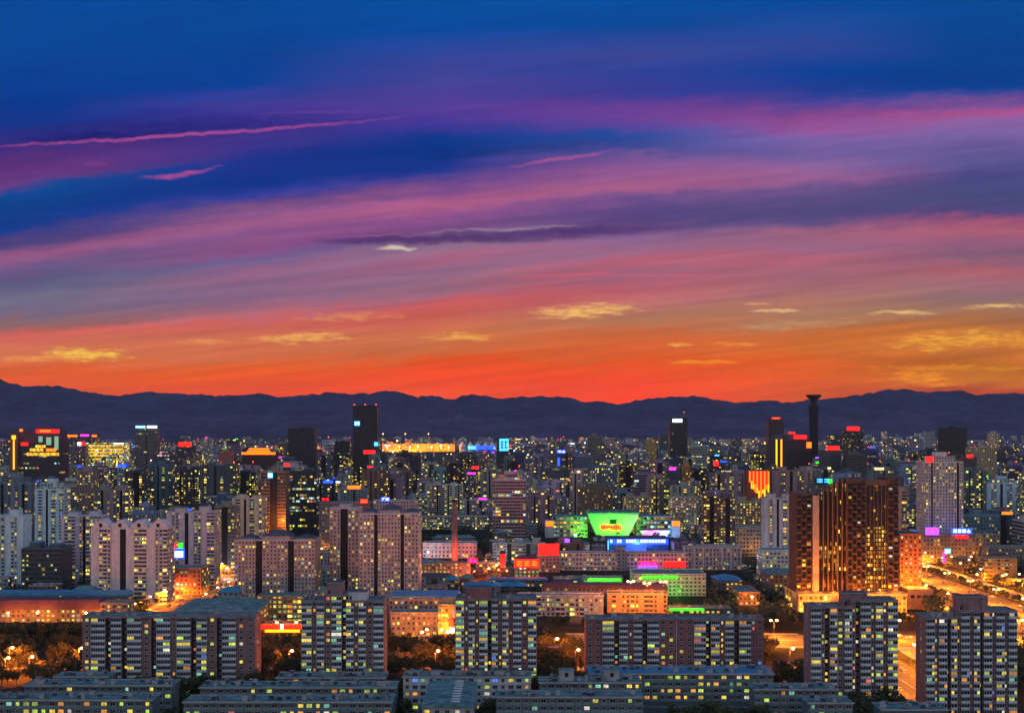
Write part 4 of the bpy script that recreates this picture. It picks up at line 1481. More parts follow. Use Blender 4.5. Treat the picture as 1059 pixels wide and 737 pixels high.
# the checkered hotel by the avenue
def hotel():
    D = 830.0
    h = WZ(497, D)
    root = thing('checkered_hotel', 'tall brown hotel with checkered balcony towers and gold lit glass, orange at its foot', 'hotel', (WX(876, D), D, 0))
    MARKS.append(('the checkered hotel', 876, D))
    SIGHT.append((821, 955, 632, D))
    foot(WX(820, D), WX(932, D), D - 20, D + 40)
    X = lambda p: WX(p, D) - WX(876, D)
    c = (.15, .085, .06, .1)
    r = random.Random(3)
    fh = 3.0
    hz_ = lambda y: WZ(y, D)

    def checker(nm, p0, p1, ytop, n, d0=0.0, d1=22.0):
        a, b = X(p0), X(p1)
        w = MB()
        zt = hz_(ytop)
        w.box(a, b, d0, d1, 12.0, zt, M_WALL, M_ROOFD, bottom=False)
        wo = w.build('wall', root, c)
        cwid = (b - a) / n
        bm = MB()
        bm.box(-cwid / 2 + .12, cwid / 2 - .12, -1.7, -.01, 0, .25, M_WALL)
        bm.box(-cwid / 2 + .12, cwid / 2 - .12, -1.7, -1.5, .251, 1.25, M_WALL)
        bm.box(-cwid / 2 + .12, -cwid / 2 + .4, -1.5, -.01, .251, fh - .1, M_WALL)
        bm.box(cwid / 2 - .4, cwid / 2 - .12, -1.5, -.01, .251, fh - .1, M_WALL)
        me = bm.mesh('balcony')
        dm = MB()
        dm.box(-cwid / 2 + .5, cwid / 2 - .5, -.06, -.004, .26, 2.5, M_GLASS)
        dme = dm.mesh('balcony_door')
        lm = []
        for k in (0, 2, 4):
            dm = MB()
            dm.box(-cwid / 2 + .5, cwid / 2 - .5, -.06, -.004, .26, 2.5, ROOMS[k])
            lm.append(dm.mesh('balcony_door'))
        nf = int((zt - 12.5) / fh)
        for f in range(nf):
            for i in range(n):
                x, z = a + cwid * (i + .5), 12.5 + f * fh
                if (f + i) % 2 == 0:
                    link('balcony', me, wo, c, (x, d0, z))
                link('balcony_door', r.choice(lm) if r.random() < .07 else dme, wo, None, (x, d0, z))
        t = MB()
        t.box(a - .3, b + .3, d0 - .3, d1 + .3, zt + .01, zt + 1.6, M_WALL, M_ROOFD)
        t.build('parapet', wo, c)

    checker('west', 823.5, 839, 512, 3)
    checker('middle', 876.5, 895, 497, 4)
    checker('east', 918, 929, 496, 2)
    b = MB()
    b.box(X(840), X(846.5), -1.5, 18, 12, hz_(512), M_WALL, M_ROOFD, bottom=False)
    b.build('stair_shaft', root, (.50, .36, .28, 0))
    # glass fronts between the towers, stepped top, gold office light behind fins
    b = MB()
    tops = [511, 509, 506, 503, 500, 497]
    for i, y in enumerate(tops):
        a0, a1 = 846.6 + i * 5.0, 851.6 + i * 5.0
        b.box(X(a0), X(a1), 3.0, 20, hz_(560), hz_(y), M_HGLASS, M_ROOFD, 1.3, 3.0, 60 + i * 7, bottom=False)
    b.build('glass_front', root, (.05, .04, .04, .07))
    b = MB()
    b.box(X(846.6), X(876.4), 3.0, 20, hz_(590), hz_(560) - .01, M_HGLASS, M_ROOFD, 1.3, 3.0, 160, bottom=False)
    b.build('glass_front', root, (.05, .04, .04, .50))
    b = MB()
    b.box(X(846.6), X(876.4), 3.0, 20, 12, hz_(590) - .01, M_HGLASS, M_ROOFD, 1.3, 3.0, 260, bottom=False)
    b.build('glass_front', root, (.05, .04, .04, .06))
    for i in range(7):
        f = MB()
        x = X(846.8 + i * 4.9)
        f.box(x - .35, x + .35, .4, 2.9, 12.3, hz_(tops[min(5, i)]) + 1.5, M_WALL)
        f.build('fin', root, (.24, .14, .09, 0))
    b = MB()
    b.box(X(895.1), X(917.9), 2.0, 20, hz_(545), hz_(502), M_HGLASS2, M_ROOFD, 1.9, 3.0, 200, bottom=False)
    b.build('glass_front', root, (.04, .035, .035, .06))
    b = MB()
    b.box(X(895.1), X(917.9), 2.0, 20, 12, hz_(545) - .01, M_HGLASS2, M_ROOFD, 1.9, 3.0, 300, bottom=False)
    b.build('glass_front', root, (.04, .035, .035, .62))
    b = MB()
    b.box(X(895.1), X(917.9), 1.0, 12, hz_(502) + .01, hz_(496), M_WALL, M_ROOFD)
    b.build('crown_band', root, (.16, .11, .10, 0))
    for i in range(6):
        f = MB()
        x = X(896.5 + i * 4.0)
        f.box(x - .22, x + .22, 1.2, 1.95, 12.3, hz_(502), M_WALL)
        f.build('fin', root, (.20, .14, .12, 0))
    # podium
    b = MB()
    b.box(X(821), X(931), -14, 30, 0, 11.9, M_PODIUM, M_ROOFD, 3.5, 4.0, 11, bottom=False)
    b.box(X(820.4), X(931.6), -14.6, 30.5, 11.95, 13.4, M_WALL, M_ROOFD)
    b.build('podium', root, (.52, .36, .22, .35))
    b = MB()
    b.box(X(850), X(872), -22, -14.1, 0, 5.5, M_WALL, M_ROOFD)
    b.build('entrance_canopy', root, (.5, .36, .24, 0))
    # floodlights standing on the forecourt
    for px in (826, 845, 862, 886, 906, 925):
        fl = thing('floodlight', 'ground floodlight aimed up at the checkered hotel', 'floodlight', (WX(px, D), D - 27, 0), 0, 'floodlights in front of the checkered hotel')
        q = MB()
        q.box(-.5, .5, -.4, .4, 0, .8, M_METAL)
        q.face(((-.4, .3, .82), (.4, .3, .82), (.4, -.3, .82), (-.4, -.3, .82)), LAMP)
        q.build('housing', fl)
        lightobj('flood_lamp', (0, 0, 1.4), 42000, (1.0, .25, .01), .5, fl)


M_HGLASS = facade('hotel_gold_glass', 0.36, 0.42, False, 1.1, cols=GOLD)
M_HGLASS2 = facade('hotel_lit_rooms', 0.34, 0.32, False, 1.3, cols=GOLD)
M_PODIUM = facade('podium_front', 0.30, 0.30, False, 1.2)
hotel()

D_ = 862.0
bk = thing('brick_annex', 'orange brick annex right beside the checkered hotel', 'building', (WX(942, D_), D_, 0))
foot(WX(930, D_), WX(954, D_), D_, D_ + 25)
w_ = WX(953.5, D_) - WX(930.5, D_)
h_ = WZ(553, D_)
b = MB()
b.box(-w_ / 2, w_ / 2, 0, 24, 0, h_, M_BRICKO, M_ROOFD, bottom=False)
b.build('wall', bk)
b = MB()
b.box(-w_ / 2 - .3, w_ / 2 + .3, -.3, 24.3, h_ + .01, h_ + 1.2, M_BRICKO, M_ROOFD)
b.build('parapet', bk)
rr_ = random.Random(8)
for f in range(2, 16):
    for i in range(5):
        link('window', window_mesh(1.5, 1.6, rr_.choice((0, 2, 4)) if rr_.random() < (.75 if i == 4 else .22) else None, M_DARK), bk, None, (-w_ / 2 + w_ * (i + .5) / 5, -.01, f * 3.2))
b = MB()
b.box(-w_ * .75, w_ * .35, -30, -10, 0, 14, M_WALL, M_ROOFD, bottom=False)
wing = b.build('podium_wing', bk, (.40, .22, .14, 0))
for i in range(4):
    q = MB()
    q.box(-1.4, 1.4, -.08, -.004, 0, 2.2, M_GLASS)
    q.build('window', wing, None, (-w_ * .55 + i * 4.5, -30, 8))


for k, (fx, fy, fz, fe, wd) in enumerate(((WX(934, 862), 846, 14.0, 52000, 'left one on the annex wing roof'), (WX(947, 862), 846, 14.0, 52000, 'right one on the annex wing roof'),
                                          (WX(829, 830), 822, 13.4, 9000, 'on the hotel podium under its left checkered tower'), (WX(843, 830), 822, 13.4, 9000, 'on the hotel podium under the pale stair shaft'),
                                          (WX(860, 830), 822, 13.4, 11000, 'on the hotel podium under the gold glass'), (WX(886, 830), 822, 13.4, 11000, 'on the hotel podium under its middle checkered tower'),
                                          (WX(907, 830), 822, 13.4, 9000, 'on the hotel podium under the lit rooms'), (WX(924, 830), 822, 13.4, 11000, 'on the hotel podium under its right checkered tower'))):
    fl = thing('floodlight', 'amber floodlight ' + wd, 'floodlight', (fx, fy, fz))
    q = MB()
    q.box(-.5, .5, -.4, .4, 0, .8, M_METAL)
    q.build('housing', fl)
    lightobj('flood_lamp', (0, 0, 2.0), fe, (1.0, .22, .008), .5, fl)


# the green lit museum
def museum():
    D = 1385.0
    root = thing('museum', 'white museum with a funnel shaped front lit bright green and pink', 'museum', (WX(633, D), D, 0))
    MARKS.append(('the green museum', 633, D))
    SIGHT.append((562, 705, 562, D))
    foot(WX(562, D), WX(706, D), D - 30, D + 60)
    X = lambda p: WX(p, D) - WX(633, D)
    z = lambda y: WZ(y, D)
    c = (.62, .62, .62, 0)
    zt, zm, zb = z(530.5), z(543), 2.0
    b = MB()
    # funnel: narrow at the bottom, wide and leaning out at the top
    T = [(X(607), -12), (X(660), -12), (X(660), 30), (X(607), 30)]
    B = [(X(617), 0), (X(650), 0), (X(650), 30), (X(617), 30)]
    for i in range(4):
        j = (i + 1) % 4
        b.face(((B[i][0], B[i][1], zb), (B[j][0], B[j][1], zb), (T[j][0], T[j][1], zt), (T[i][0], T[i][1], zt)), M_WALL)
    b.face([(p[0], p[1], zt) for p in T], M_ROOF)
    b.build('funnel_front', root, c)
    b = MB()
    b.box(X(606.5), X(660.5), -12.8, 30.5, zt + .02, zt + 1.6, M_WALL, M_ROOF)
    b.build('roof_rim', root, (.3, .42, .34, 0))
    b = MB()
    b.box(X(630), X(637), -9.2, -5, z(541), z(533), M_DARK)
    b.build('window', root)
    b = MB()
    r = random.Random(4)
    for i in range(9):
        x = X(622 + i * 2.4)
        for k in range(3):
            b.box(x + r.uniform(-1, 0), x + r.uniform(.6, 1.6), -8.4, -6.4, z(546) + r.uniform(-2, 2), z(546) + r.uniform(2, 4), NEON['red'])
    b.build('lettering', root)
    # long wings
    for (p0, p1, yt) in ((572, 608, 535), (659, 695, 535)):
        b = MB()
        b.box(X(p0), X(p1), 6, 40, 0, z(yt), M_MUS, M_ROOF, 4, 5, 3, bottom=False)
        wo = b.build('wing', root, (.58, .58, .50, .55))
        q = MB()
        q.box(X(p0) - 1, X(p1) + 1, 4.5, 41, z(yt) + .02, z(yt) + 1.5, M_WALL, M_ROOF)
        q.build('roof', wo, (.2, .32, .30, 0))
    for (p0, p1) in ((564, 573), (695, 704)):
        b = MB()
        b.box(X(p0), X(p1), 3, 30, 0, z(538), M_WALL, M_ROOF, bottom=False)
        wo = b.build('end_pavilion', root, c)
        q = MB()
        q.box(X(p0) + .8, X(p1) - .8, 2.5, 2.96, z(544), z(538.8), NEON['orange'])
        q.build('lit_panel', wo)
    # slanted pink hall
    b = MB()
    P = [(X(661), -14), (X(692), -14), (X(692), 5.5), (X(661), 5.5)]
    Q = [(X(665), -6), (X(688), -6), (X(688), 5.5), (X(665), 5.5)]
    zz = z(547)
    for i in range(4):
        j = (i + 1) % 4
        b.face(((Q[i][0], Q[i][1], 0), (Q[j][0], Q[j][1], 0), (P[j][0], P[j][1], zz), (P[i][0], P[i][1], zz)), M_WALL)
    b.face([(p[0], p[1], zz) for p in P], M_ROOFD)
    b.build('slanted_hall', root, c)
    # lower terrace catching the light
    b = MB()
    b.box(X(612), X(658), -34, -20, 0, 3.0, M_WALL, M_CONC, bottom=False)
    b.build('terrace', root, c)
    for (px, yy, colr, e) in ((614, -26, (.02, 1, .02), 42000), (626, -28, (.05, 1, .02), 46000), (640, -28, (.10, 1, .02), 46000), (652, -26, (.02, 1, .05), 42000),
                              (600, -4, (.25, 1, .05), 12000), (668, -26, (1, .15, .7), 26000), (679, -26, (1, .2, .6), 26000), (690, -26, (.1, .45, 1), 34000)):
        fl = thing('floodlight', 'coloured floodlight on the ground in front of the museum', 'floodlight', (WX(px, D), D + yy, 3.0 if 612 < px < 658 and yy < -16 else 0), 0, 'floodlights in front of the museum')
        q = MB()
        q.box(-.5, .5, -.4, .4, 0, .9, M_METAL)
        q.build('housing', fl)
        lightobj('flood_lamp', (0, 0, 1.6), e, colr, .5, fl, 105, (0, 1, .55))


M_MUS = facade('museum_wing', 0.40, 0.22, False, .9)
museum()


# blue neon hall in front of the museum
D_ = 1230.0
nh = thing('neon_hall', 'dark blue hall with white neon letters below the museum', 'hall', (WX(660, D_), D_, 0))
foot(WX(628, D_), WX(693, D_), D_, D_ + 40)
SIGHT.append((628, 693, 574, D_))
w_ = WX(692, D_) - WX(628.5, D_)
h_ = WZ(556.5, D_)
b = MB()
b.box(-w_ / 2, w_ / 2, 0, 36, 0, h_, M_WALL, M_ROOFD, bottom=False)
b.build('wall', nh, (.10, .13, .30, 0))
b = MB()
b.box(-w_ / 2 + 1, w_ / 2 - 1, -.8, -.02, h_ * .55, h_ - .8, NEON['blue'])
b.build('blue_band', nh)
b = MB()
rg = random.Random(11)
x = -w_ / 2 + 3
while x < w_ / 2 - 4:
    lw = rg.uniform(1.6, 2.6)
    for k in range(3):
        b.box(x, x + lw, -1.3, -.9, h_ - 4.2 + k * 1.2, h_ - 3.6 + k * 1.2, NEON['white'])
    b.box(x + lw * .4, x + lw * .6, -1.32, -.95, h_ - 4.4, h_ - 1.2, NEON['white'])
    x += lw + rg.choice((.8, .8, .9, 5.0))
b.build('lettering', nh)
b = MB()
b.box(-w_ / 2 + .2, -w_ / 2 + 1.2, -1.2, -.2, 2, h_ - 2, NEON['cyan'])
b.build('neon_tube', nh)
lightobj('blue_lamp', (0, -10, h_ * .6), 40000, (.1, .25, 1), .5, nh)
# ------------------------------------------------------------------ towers on the skyline
def office(label, px0, px1, ytop, D, depth, col, lit, yb, fac=None, seed=1, mark=None, top='flat', fh=3.8, cw=3.0, name='office_tower', cat='office tower', extra=None):
    root, h = tower(label, px0, px1, ytop, D, depth, col, lit, yb, SEG_ONE, top, fac or M_OFF, fh, cw, cat, name, 0, seed, M_ROOFD, 1, mark)
    return root, h


rt, h_ = office('tallest dark slab tower standing alone on the skyline', 365, 390, 420.5, 2500, 30, (.030, .026, .035), .03, 464, seed=1, mark='the tallest dark tower', top='none')
w_ = WX(390, 2500) - WX(365, 2500)
b = MB()
for sx in (-1, 1):
    b.box(sx * w_ * .46 - 1.5, sx * w_ * .46 + 1.5, 5, 12, h_ + .01, h_ + 4, M_DARK)
b.box(-w_ * .3, w_ * .3, 8, 22, h_ + .01, h_ + 3, M_DARK)
b.build('roof_plant', rt)
for sx in (-1, 0, 1):
    b = MB()
    b.ball((sx * w_ * .45, 4, h_ + 4.6), 1.3, LAMPR)
    b.build('beacon', rt)
office('wide dark block left of the tallest dark tower', 298, 325, 443, 2700, 40, (.05, .05, .07), .04, 463, seed=2)
rt, h_ = office('dark tower with a white sign and a mast near the middle of the skyline', 693, 711, 432, 3000, 34, (.055, .05, .06), .18, 465, seed=3, mark='the tower with the mast')
b = MB()
b.tube((WX(708, 3000) - WX(702, 3000), 8, h_), (WX(708, 3000) - WX(702, 3000), 8, h_ + 14), .7, .3, 6, M_METAL)
b.build('mast', rt)
b = MB()
b.ball((WX(708, 3000) - WX(702, 3000), 8, h_ + 15), 1.4, NEON['orange'])
b.build('beacon', rt)
rt, h_ = office('stepped dark tower with a red lit cap left of the column tower', 795, 811, 436, 2900, 30, (.10, .06, .06), .05, 470, seed=4, top='none')
w_ = WX(811, 2900) - WX(795, 2900)
b = MB()
b.box(-w_ * .38, w_ * .38, 4, 26, h_ + .01, h_ + 7, M_WALL, M_ROOFD)
b.box(-w_ * .26, w_ * .26, 7, 22, h_ + 7.01, h_ + 11, M_WALL, M_ROOFD)
b.build('stepped_top', rt, (.16, .08, .07, 0))
b = MB()
b.box(-w_ * .28, w_ * .28, 6.2, 6.9, h_ + 7.4, h_ + 10.8, NEON['red'])
b.box(-w_ * .18, w_ * .18, 5.8, 6.15, h_ + 8.2, h_ + 10.0, NEON['orange'])
b.build('neon_cap', rt)
rt, h_ = office('dark tower with a rounded top and two yellow neon lines', 800, 838, 456, 2000, 40, (.06, .05, .055), .10, 485, seed=5, top='none', mark='the neon lined tower')
w_ = WX(838, 2000) - WX(800, 2000)
b = MB()
prof = [(-w_ / 2, h_ + .02), (w_ / 2, h_ + .02)] + [(w_ / 2 * cos(a), h_ + .5 + 12 * sin(a) ** .7) for a in [pi * k / 10 for k in range(1, 10)]]
b.extrude_y(prof, 1.5, 38, M_ROOFD)
b.build('rounded_top', rt)
for px in (803, 808):
    b = MB()
    x = WX(px, 2000) - WX(819, 2000)
    b.box(x - 1.2, x + 1.2, -1.2, -.1, 14, h_ + 3, NEON['yellow'])
    b.build('neon_line', rt)
for (p0, p1, y0, y1, k) in ((821, 834, 450, 453.5, 'red'), (834, 839, 457, 463, 'orange'), (816, 822, 446.6, 448.7, 'red')):
    b = MB()
    b.box(WX(p0, 2000) - WX(819, 2000), WX(p1, 2000) - WX(819, 2000), -1.4, -.3, WZ(y1, 2000), WZ(y0, 2000), NEON[k])
    b.build('neon_sign', rt)


def column_tower():
    D = 3000.0
    k = D / F
    root = thing('column_tower', 'slender column tower with a flaring top standing against the mountains', 'tower', (WX(841.5, D), D, 0))
    MARKS.append(('the column tower', 841, D))
    SIGHT.append((834, 850, 457, D))
    foot(WX(834, D), WX(849, D), D - 10, D + 20)
    z = lambda y: WZ(y, D)
    b = MB()
    for i in range(8):
        a = 2 * pi * (i + .5) / 8
        b.tube((9 * cos(a), 9 * sin(a), 0), (9 * cos(a), 9 * sin(a), z(419)), 2.6, 2.4, 6, M_TWR)
    b.cyl(0, 0, 0, z(419), 8, 8, 16, M_TWR)
    b.build('shaft', root)
    b = MB()
    b.cyl(0, 0, z(424), z(420), 13.5, 14.5, 16, M_TWR)
    b.cyl(0, 0, z(419.9), z(415), 10, 7, 16, M_TWR)
    b.build('collar', root)
    b = MB()
    b.cyl(0, 0, z(414.9), z(412.2), 8, 11, 16, M_TWR)
    b.cyl(0, 0, z(412.1), z(410.0), 12, 19, 16, M_TWR)
    b.cyl(0, 0, z(409.9), z(408.0), 20, 19, 16, M_TWR)
    b.build('flared_top', root)


M_TWR = surf('tower_stone', (.06, .05, .055), .9, .2, .05)
column_tower()


def red_hotel():
    D = 1900.0
    cx = 35.0
    root = thing('neon_hotel', 'wide hotel with a red neon arched top and an orange lit band at far left', 'hotel', (WX(cx, D), D, 0))
    MARKS.append(('the red neon hotel', 35, D))
    SIGHT.append((6, 61, 500, D))
    foot(WX(6, D), WX(62, D), D - 5, D + 50)
    X = lambda p: WX(p, D) - WX(cx, D)
    z = lambda y: WZ(y, D)
    b = MB()
    b.box(X(10), X(60.5), 0, 45, 0, z(458), M_OFF, M_ROOFD, 3.2, 3.8, 5, bottom=False)
    b.build('wall', root, (.09, .08, .11, .22))
    b = MB()
    pr = [(X(10), z(458) + .02), (X(60), z(458) + .02), (X(60), z(444)), (X(54), z(444.5)), (X(47), z(441)), (X(40), z(441)), (X(33), z(445)), (X(22), z(446)), (X(19), z(444)), (X(10), z(444))]
    b.extrude_y(pr, 6, 40, M_WALL, M_WALL)
    b.build('arched_top', root, (.20, .09, .12, 0))
    for (p0, p1, y0, y1, k) in ((36, 60, 444, 447.5, 'red'), (40, 51, 444.6, 446.4, 'orange'), (19, 22, 443.4, 446, 'orange'), (22, 29, 457.5, 460.5, 'red'), (28, 61, 467.8, 471, 'yellow'),
                               (31, 45, 463.5, 466.5, 'yellow'), (37, 47, 460, 463, 'yellow'), (48, 58, 463.6, 466.6, 'orange'), (40, 44, 451, 457, 'cream'), (48, 53, 452, 460, 'cream'), (56.5, 60.5, 451, 465, 'green')):
        b = MB()
        b.box(X(p0), X(p1), (5.2 if y0 < 448 else -1.0) + (0 if k != 'orange' else -.6), (5.9 if y0 < 448 else -.1), z(y1), z(y0), NEONY if k == 'yellow' else NEON[k] if k not in ('green', 'cream') else M_PALEWIN)
        b.build('neon_band' if p1 - p0 > 8 else 'lit_window', root)
    b = MB()
    b.box(X(12), X(19), -6, -.02, 0, z(449), M_WALL, M_ROOFD, bottom=False)
    t = b.build('corner_turret', root, (.22, .13, .12, 0))
    for (y0, y1, wd) in ((450, 454, 3.2), (454.5, 485, 1.1)):
        b = MB()
        b.box(X(16) - wd, X(16) + wd, -7, -6.05, z(y1), z(y0), NEON['yellow'])
        b.build('neon_line', t)


M_PALEWIN = glow('pale_green_window', (.45, .8, .5), .5)


def lit_office():
    D = 2300.0
    root = thing('lit_office', 'broad office with bright yellow storeys right of the red neon hotel', 'office building', (WX(107, D), D, 0))
    MARKS.append(('the yellow lit office', 107, D))
    SIGHT.append((88, 128, 484, D))
    foot(WX(87, D), WX(129, D), D, D + 40)
    X = lambda p: WX(p, D) - WX(107, D)
    z = lambda y: WZ(y, D)
    b = MB()
    b.box(X(88), X(128), 0, 36, 0, z(457.5), M_OFFY, M_ROOFD, 3, 3.6, 4, bottom=False)
    b.build('wall', root, (.32, .22, .08, .62))
    for i in range(5):
        q = MB()
        yy = 460.0 + i * 3.4
        a, c = (88.6, 127.2) if i < 3 else (88.6 + (i - 2) * 4.5, 112 - (i - 3) * 8)
        q.box(X(a), X(c), -.5, -.05, z(yy + 1.6), z(yy), NEONY)
        q.build('lit_storey', root)
    q = MB()
    q.box(X(118), X(128), -1, -.52, z(459.3), z(457.8), NEON['white'])
    q.build('white_sign', root)


def noisyglow(name, col, s):
    m, t, b = newmat(name)
    tc = t.new('ShaderNodeTexCoord').outputs['Object']
    mp = t.new('ShaderNodeMapping')
    mp.inputs['Scale'].default_value = (.35, .35, .25)
    t.put(mp.inputs[0], tc)
    w = t.new('ShaderNodeTexWhiteNoise', noise_dimensions='3D')
    sn = t.new('ShaderNodeVectorMath', operation='FLOOR')
    t.put(sn.inputs[0], mp.outputs[0])
    t.put(w.inputs[0], sn.outputs[0])
    b.inputs['Base Color'].default_value = (.2, .15, .05, 1)
    b.inputs['Emission Color'].default_value = tuple(col) + (1,)
    t.put(b.inputs['Emission Strength'], t.m('MULTIPLY_ADD', w.outputs[0], s, s * .25))
    m.cycles.emission_sampling = 'NONE'
    return m


NEONY = noisyglow('bright_offices', (1.0, .52, .03), 1.5)
M_OFFY = facade('facade_yellow_offices', 0.42, 0.30, False, 1.1)
lit_office()
red_hotel()
office('cream floodlit block with a taller left part near the right edge', 1004, 1031, 463, 2000, 24, (.58, .46, .30), .06, 474, seed=7, fac=M_GRID)
office('dark wide office with red lights on its roof at right', 975, 1000, 443, 2600, 30, (.05, .05, .06), .06, 455, seed=8)
office('slim pale tower carrying the blue white sign at left', 139, 151, 443.5, 2900, 20, (.30, .26, .30), .2, 470, seed=9)
office('slim pale tower carrying the lilac white sign at left', 152, 163, 443.5, 2900, 20, (.33, .26, .30), .2, 470, seed=10)
office('salmon red lit tower below the orange pagoda roof', 226, 239, 467, 2100, 18, (.60, .20, .18), .03, 482, seed=11, fac=M_GRID)
office('dark tower under the orange pagoda roof', 250, 285, 468, 2200, 30, (.09, .07, .09), .08, 485, seed=12)
office('dark tower with a cyan screen beside the bright stadium lights', 514, 526, 453, 2400, 22, (.05, .08, .16), .1, 470, seed=13)
office('narrow dark tower with a blue white sign and blue strip right of the stadium lights', 576, 585, 464, 2000, 16, (.07, .09, .15), .2, 484, seed=14)
office('orange lit slim tower left of the pale violet tower', 707, 714, 482, 1650, 12, (.60, .24, .10), .08, 503, seed=15, fac=M_GRID)
office('small amber floodlit tower left of the tower with the mast', 669, 679, 455, 2600, 22, (.62, .40, .14), .1, 468, seed=16, fac=M_GRID)
office('dark teal office right of the neon lined tower', 850, 870, 466, 1900, 20, (.14, .18, .24), .16, 486, seed=17)
office('dark broad office behind the checkered hotel with a lit cream storey', 876, 897, 470, 1850, 24, (.16, .16, .14), .12, 490, seed=18)


# ------------------------------------------------------------------ signs
def glyphs(b, w, z0, z1, y, mat, r, gap=True):
    """a row of bright block characters"""
    hh = (z1 - z0)
    n = max(2, int(w / (hh * 1.15)))
    for i in range(n):
        a = -w / 2 + w * (i + .12) / n
        c = -w / 2 + w * (i + .88) / n
        t = hh * .16
        for k in range(3):
            if r.random() < .85:
                zz = z0 + hh * (.08 + .34 * k)
                b.box(a, c, y - .25, y, zz, zz + t, mat)
        m = (a + c) / 2 + r.uniform(-.2, .2) * (c - a)
        b.box(m - t * .5, m + t * .5, y - .27, y - .02, z0 + hh * .05, z1 - hh * .05, mat)


def sign(label, px0, px1, y0, y1, D, face, letters=None, name='neon_sign', cat='neon sign', frame=True, seed=1, legs=0.0):
    r = random.Random(seed)
    cx = (px0 + px1) / 2
    w = WX(px1, D) - WX(px0, D)
    z0, z1 = WZ(y1, D), WZ(y0, D)
    root = thing(name, label, cat, (WX(cx, D), D, z0 - legs))
    z1 -= z0
    b = MB()
    b.box(-w / 2, w / 2, -.4, .1, legs, legs + z1, NEON[face] if face else M_DARK)
    b.build('lit_panel' if face else 'panel', root)
    if frame:
        b = MB()
        n = max(2, int(w / 5))
        for i in range(n):
            x = -w / 2 + w * (i + .5) / n
            b.box(x - .15, x + .15, .12, .5, 0, legs + z1 * .9, M_METAL)
            b.tube((x, 2.2, 0), (x, .5, legs + z1 * .7), .12, .12, 4, M_METAL)
        b.build('frame', root)
    if letters:
        b = MB()
        glyphs(b, w * .9, legs + z1 * .14, legs + z1 * .86, -.45, NEON[letters], r)
        b.build('lettering', root)
    return root


sign('square blue sign on the brown block left of the dark office tower', 277, 282, 488.5, 494, 1248, 'cyan', 'white', seed=1)
sign('blue white oval sign on the roof behind the twin grey towers', 394, 403, 514, 518, 1180, 'blue', 'white', seed=2)
sign('small red sign on a roof behind the slim twin tower', 332, 341, 514, 518, 1190, None, 'red', seed=3)
sign('small red orange sign just right of the slim twin tower', 373, 380, 516, 520, 1185, 'red', 'orange', seed=4)
bb = sign('white lit billboard in a blue frame with red and green letters above', 171, 191, 567, 577, 905, 'blue', None, 'billboard', 'billboard', seed=5, legs=3.0)
b = MB()
wb = WX(189.5, 905) - WX(172.5, 905)
b.box(-wb / 2, wb / 2, -.8, -.45, 4.0, 8.6, NEON['white'])
b.build('white_screen', bb)
b = MB()
rg = random.Random(2)
glyphs(b, wb * .66, 10.4, 15.4, -.4, NEON['red'], rg)
b.build('red_lettering', bb).location.x = -wb * .14
b = MB()
glyphs(b, wb * .30, 10.4, 15.4, -.4, NEON['green'], rg)
b.build('green_lettering', bb).location.x = wb * .36
sign('plain bright red billboard on the roof of the grey block', 557, 578, 562, 573.5, 1049, 'red', None, 'billboard', 'billboard', seed=6, legs=2.0)
sign('long red sign above the yellow storefront', 532, 558, 578, 586.5, 984, 'red', 'orange', seed=7)
sign('tall vertical red sign at the glowing street in the middle', 517, 523, 569, 590, 1020, None, 'red', seed=8)
vs = sign('small red sign at the end of the boiler house', 484, 494, 577, 581.5, 1010, 'red', 'magenta', seed=9)
sign('red sign on the white school wing, upper one', 661, 680, 580, 584, 1056, 'red', 'magenta', seed=10)
sign('purple blue sign with a white disc under the red school sign', 660, 680, 584.5, 590, 1055, 'violet', 'blue', seed=11)
sign('second red sign on the school wing, further right', 686, 709, 580.5, 586, 1056, 'red', 'red', seed=12)
sign('magenta neon sign on the left corner of the peach tower podium', 957, 971, 545, 553, 1116, 'violet', 'magenta', seed=13, legs=1)
sign('blue white letter sign on the roof of the peach tower podium', 984, 1005, 546, 551.5, 1116, 'blue', 'white', seed=14, legs=1)
sign('red sign on the front of the peach tower podium', 988, 1001, 553.5, 556.5, 1116, 'red', None, seed=15)
sign('blue white sign on the pair of slim pale towers', 140, 150.5, 440, 442.5, 2898, 'cyan', 'white', seed=16)
sign('lilac white sign beside the blue white sign on the skyline', 152, 162.5, 440, 442.5, 2898, 'white', 'magenta', seed=17)
sign('white sign on the tower with the mast', 695.5, 705.5, 433, 436.5, 2998, 'white', None, seed=18)
sign('cyan screen high on a dark tower beside the stadium', 516.5, 526, 453.5, 466, 2398, 'cyan', 'blue', name='screen', cat='screen', seed=19)
sign('blue white roof sign above the blue strip', 576, 585, 465, 468.5, 1998, 'blue', 'white', seed=20)
sign('vertical blue strip light below the blue white roof sign', 576.5, 579, 473, 482, 1997, 'blue', None, seed=21, frame=False)
sign('red sign on the roof right of the tall peach tower', 1000, 1006, 470, 473, 1900, 'red', None, seed=22)
sign('red sign on the upper left corner of the tall peach tower', 957.5, 965, 472, 477, 1138, 'red', None, seed=23)
sign('blue neon sign low on the tallest dark tower', 387, 391, 457, 461, 2496, 'cyan', None, seed=24)
sign('small blue white sign high on the tallest dark tower', 366.5, 372, 435.5, 440, 2496, 'cyan', 'white', seed=25, frame=False)
sign('red sign at the foot of the tallest dark tower', 376, 388, 465.5, 469, 2420, 'red', None, seed=26)
sign('red lit roof sign over the left far houses', 185, 198, 457, 461.5, 2500, 'red', None, seed=27)
sign('red sign on the dark teal office right of the neon lined tower', 855, 868, 461, 465, 1898, 'red', None, seed=28)
sign('red sign on the far roofs left of the column tower gap', 876, 889, 441, 445, 3200, 'red', None, seed=29)
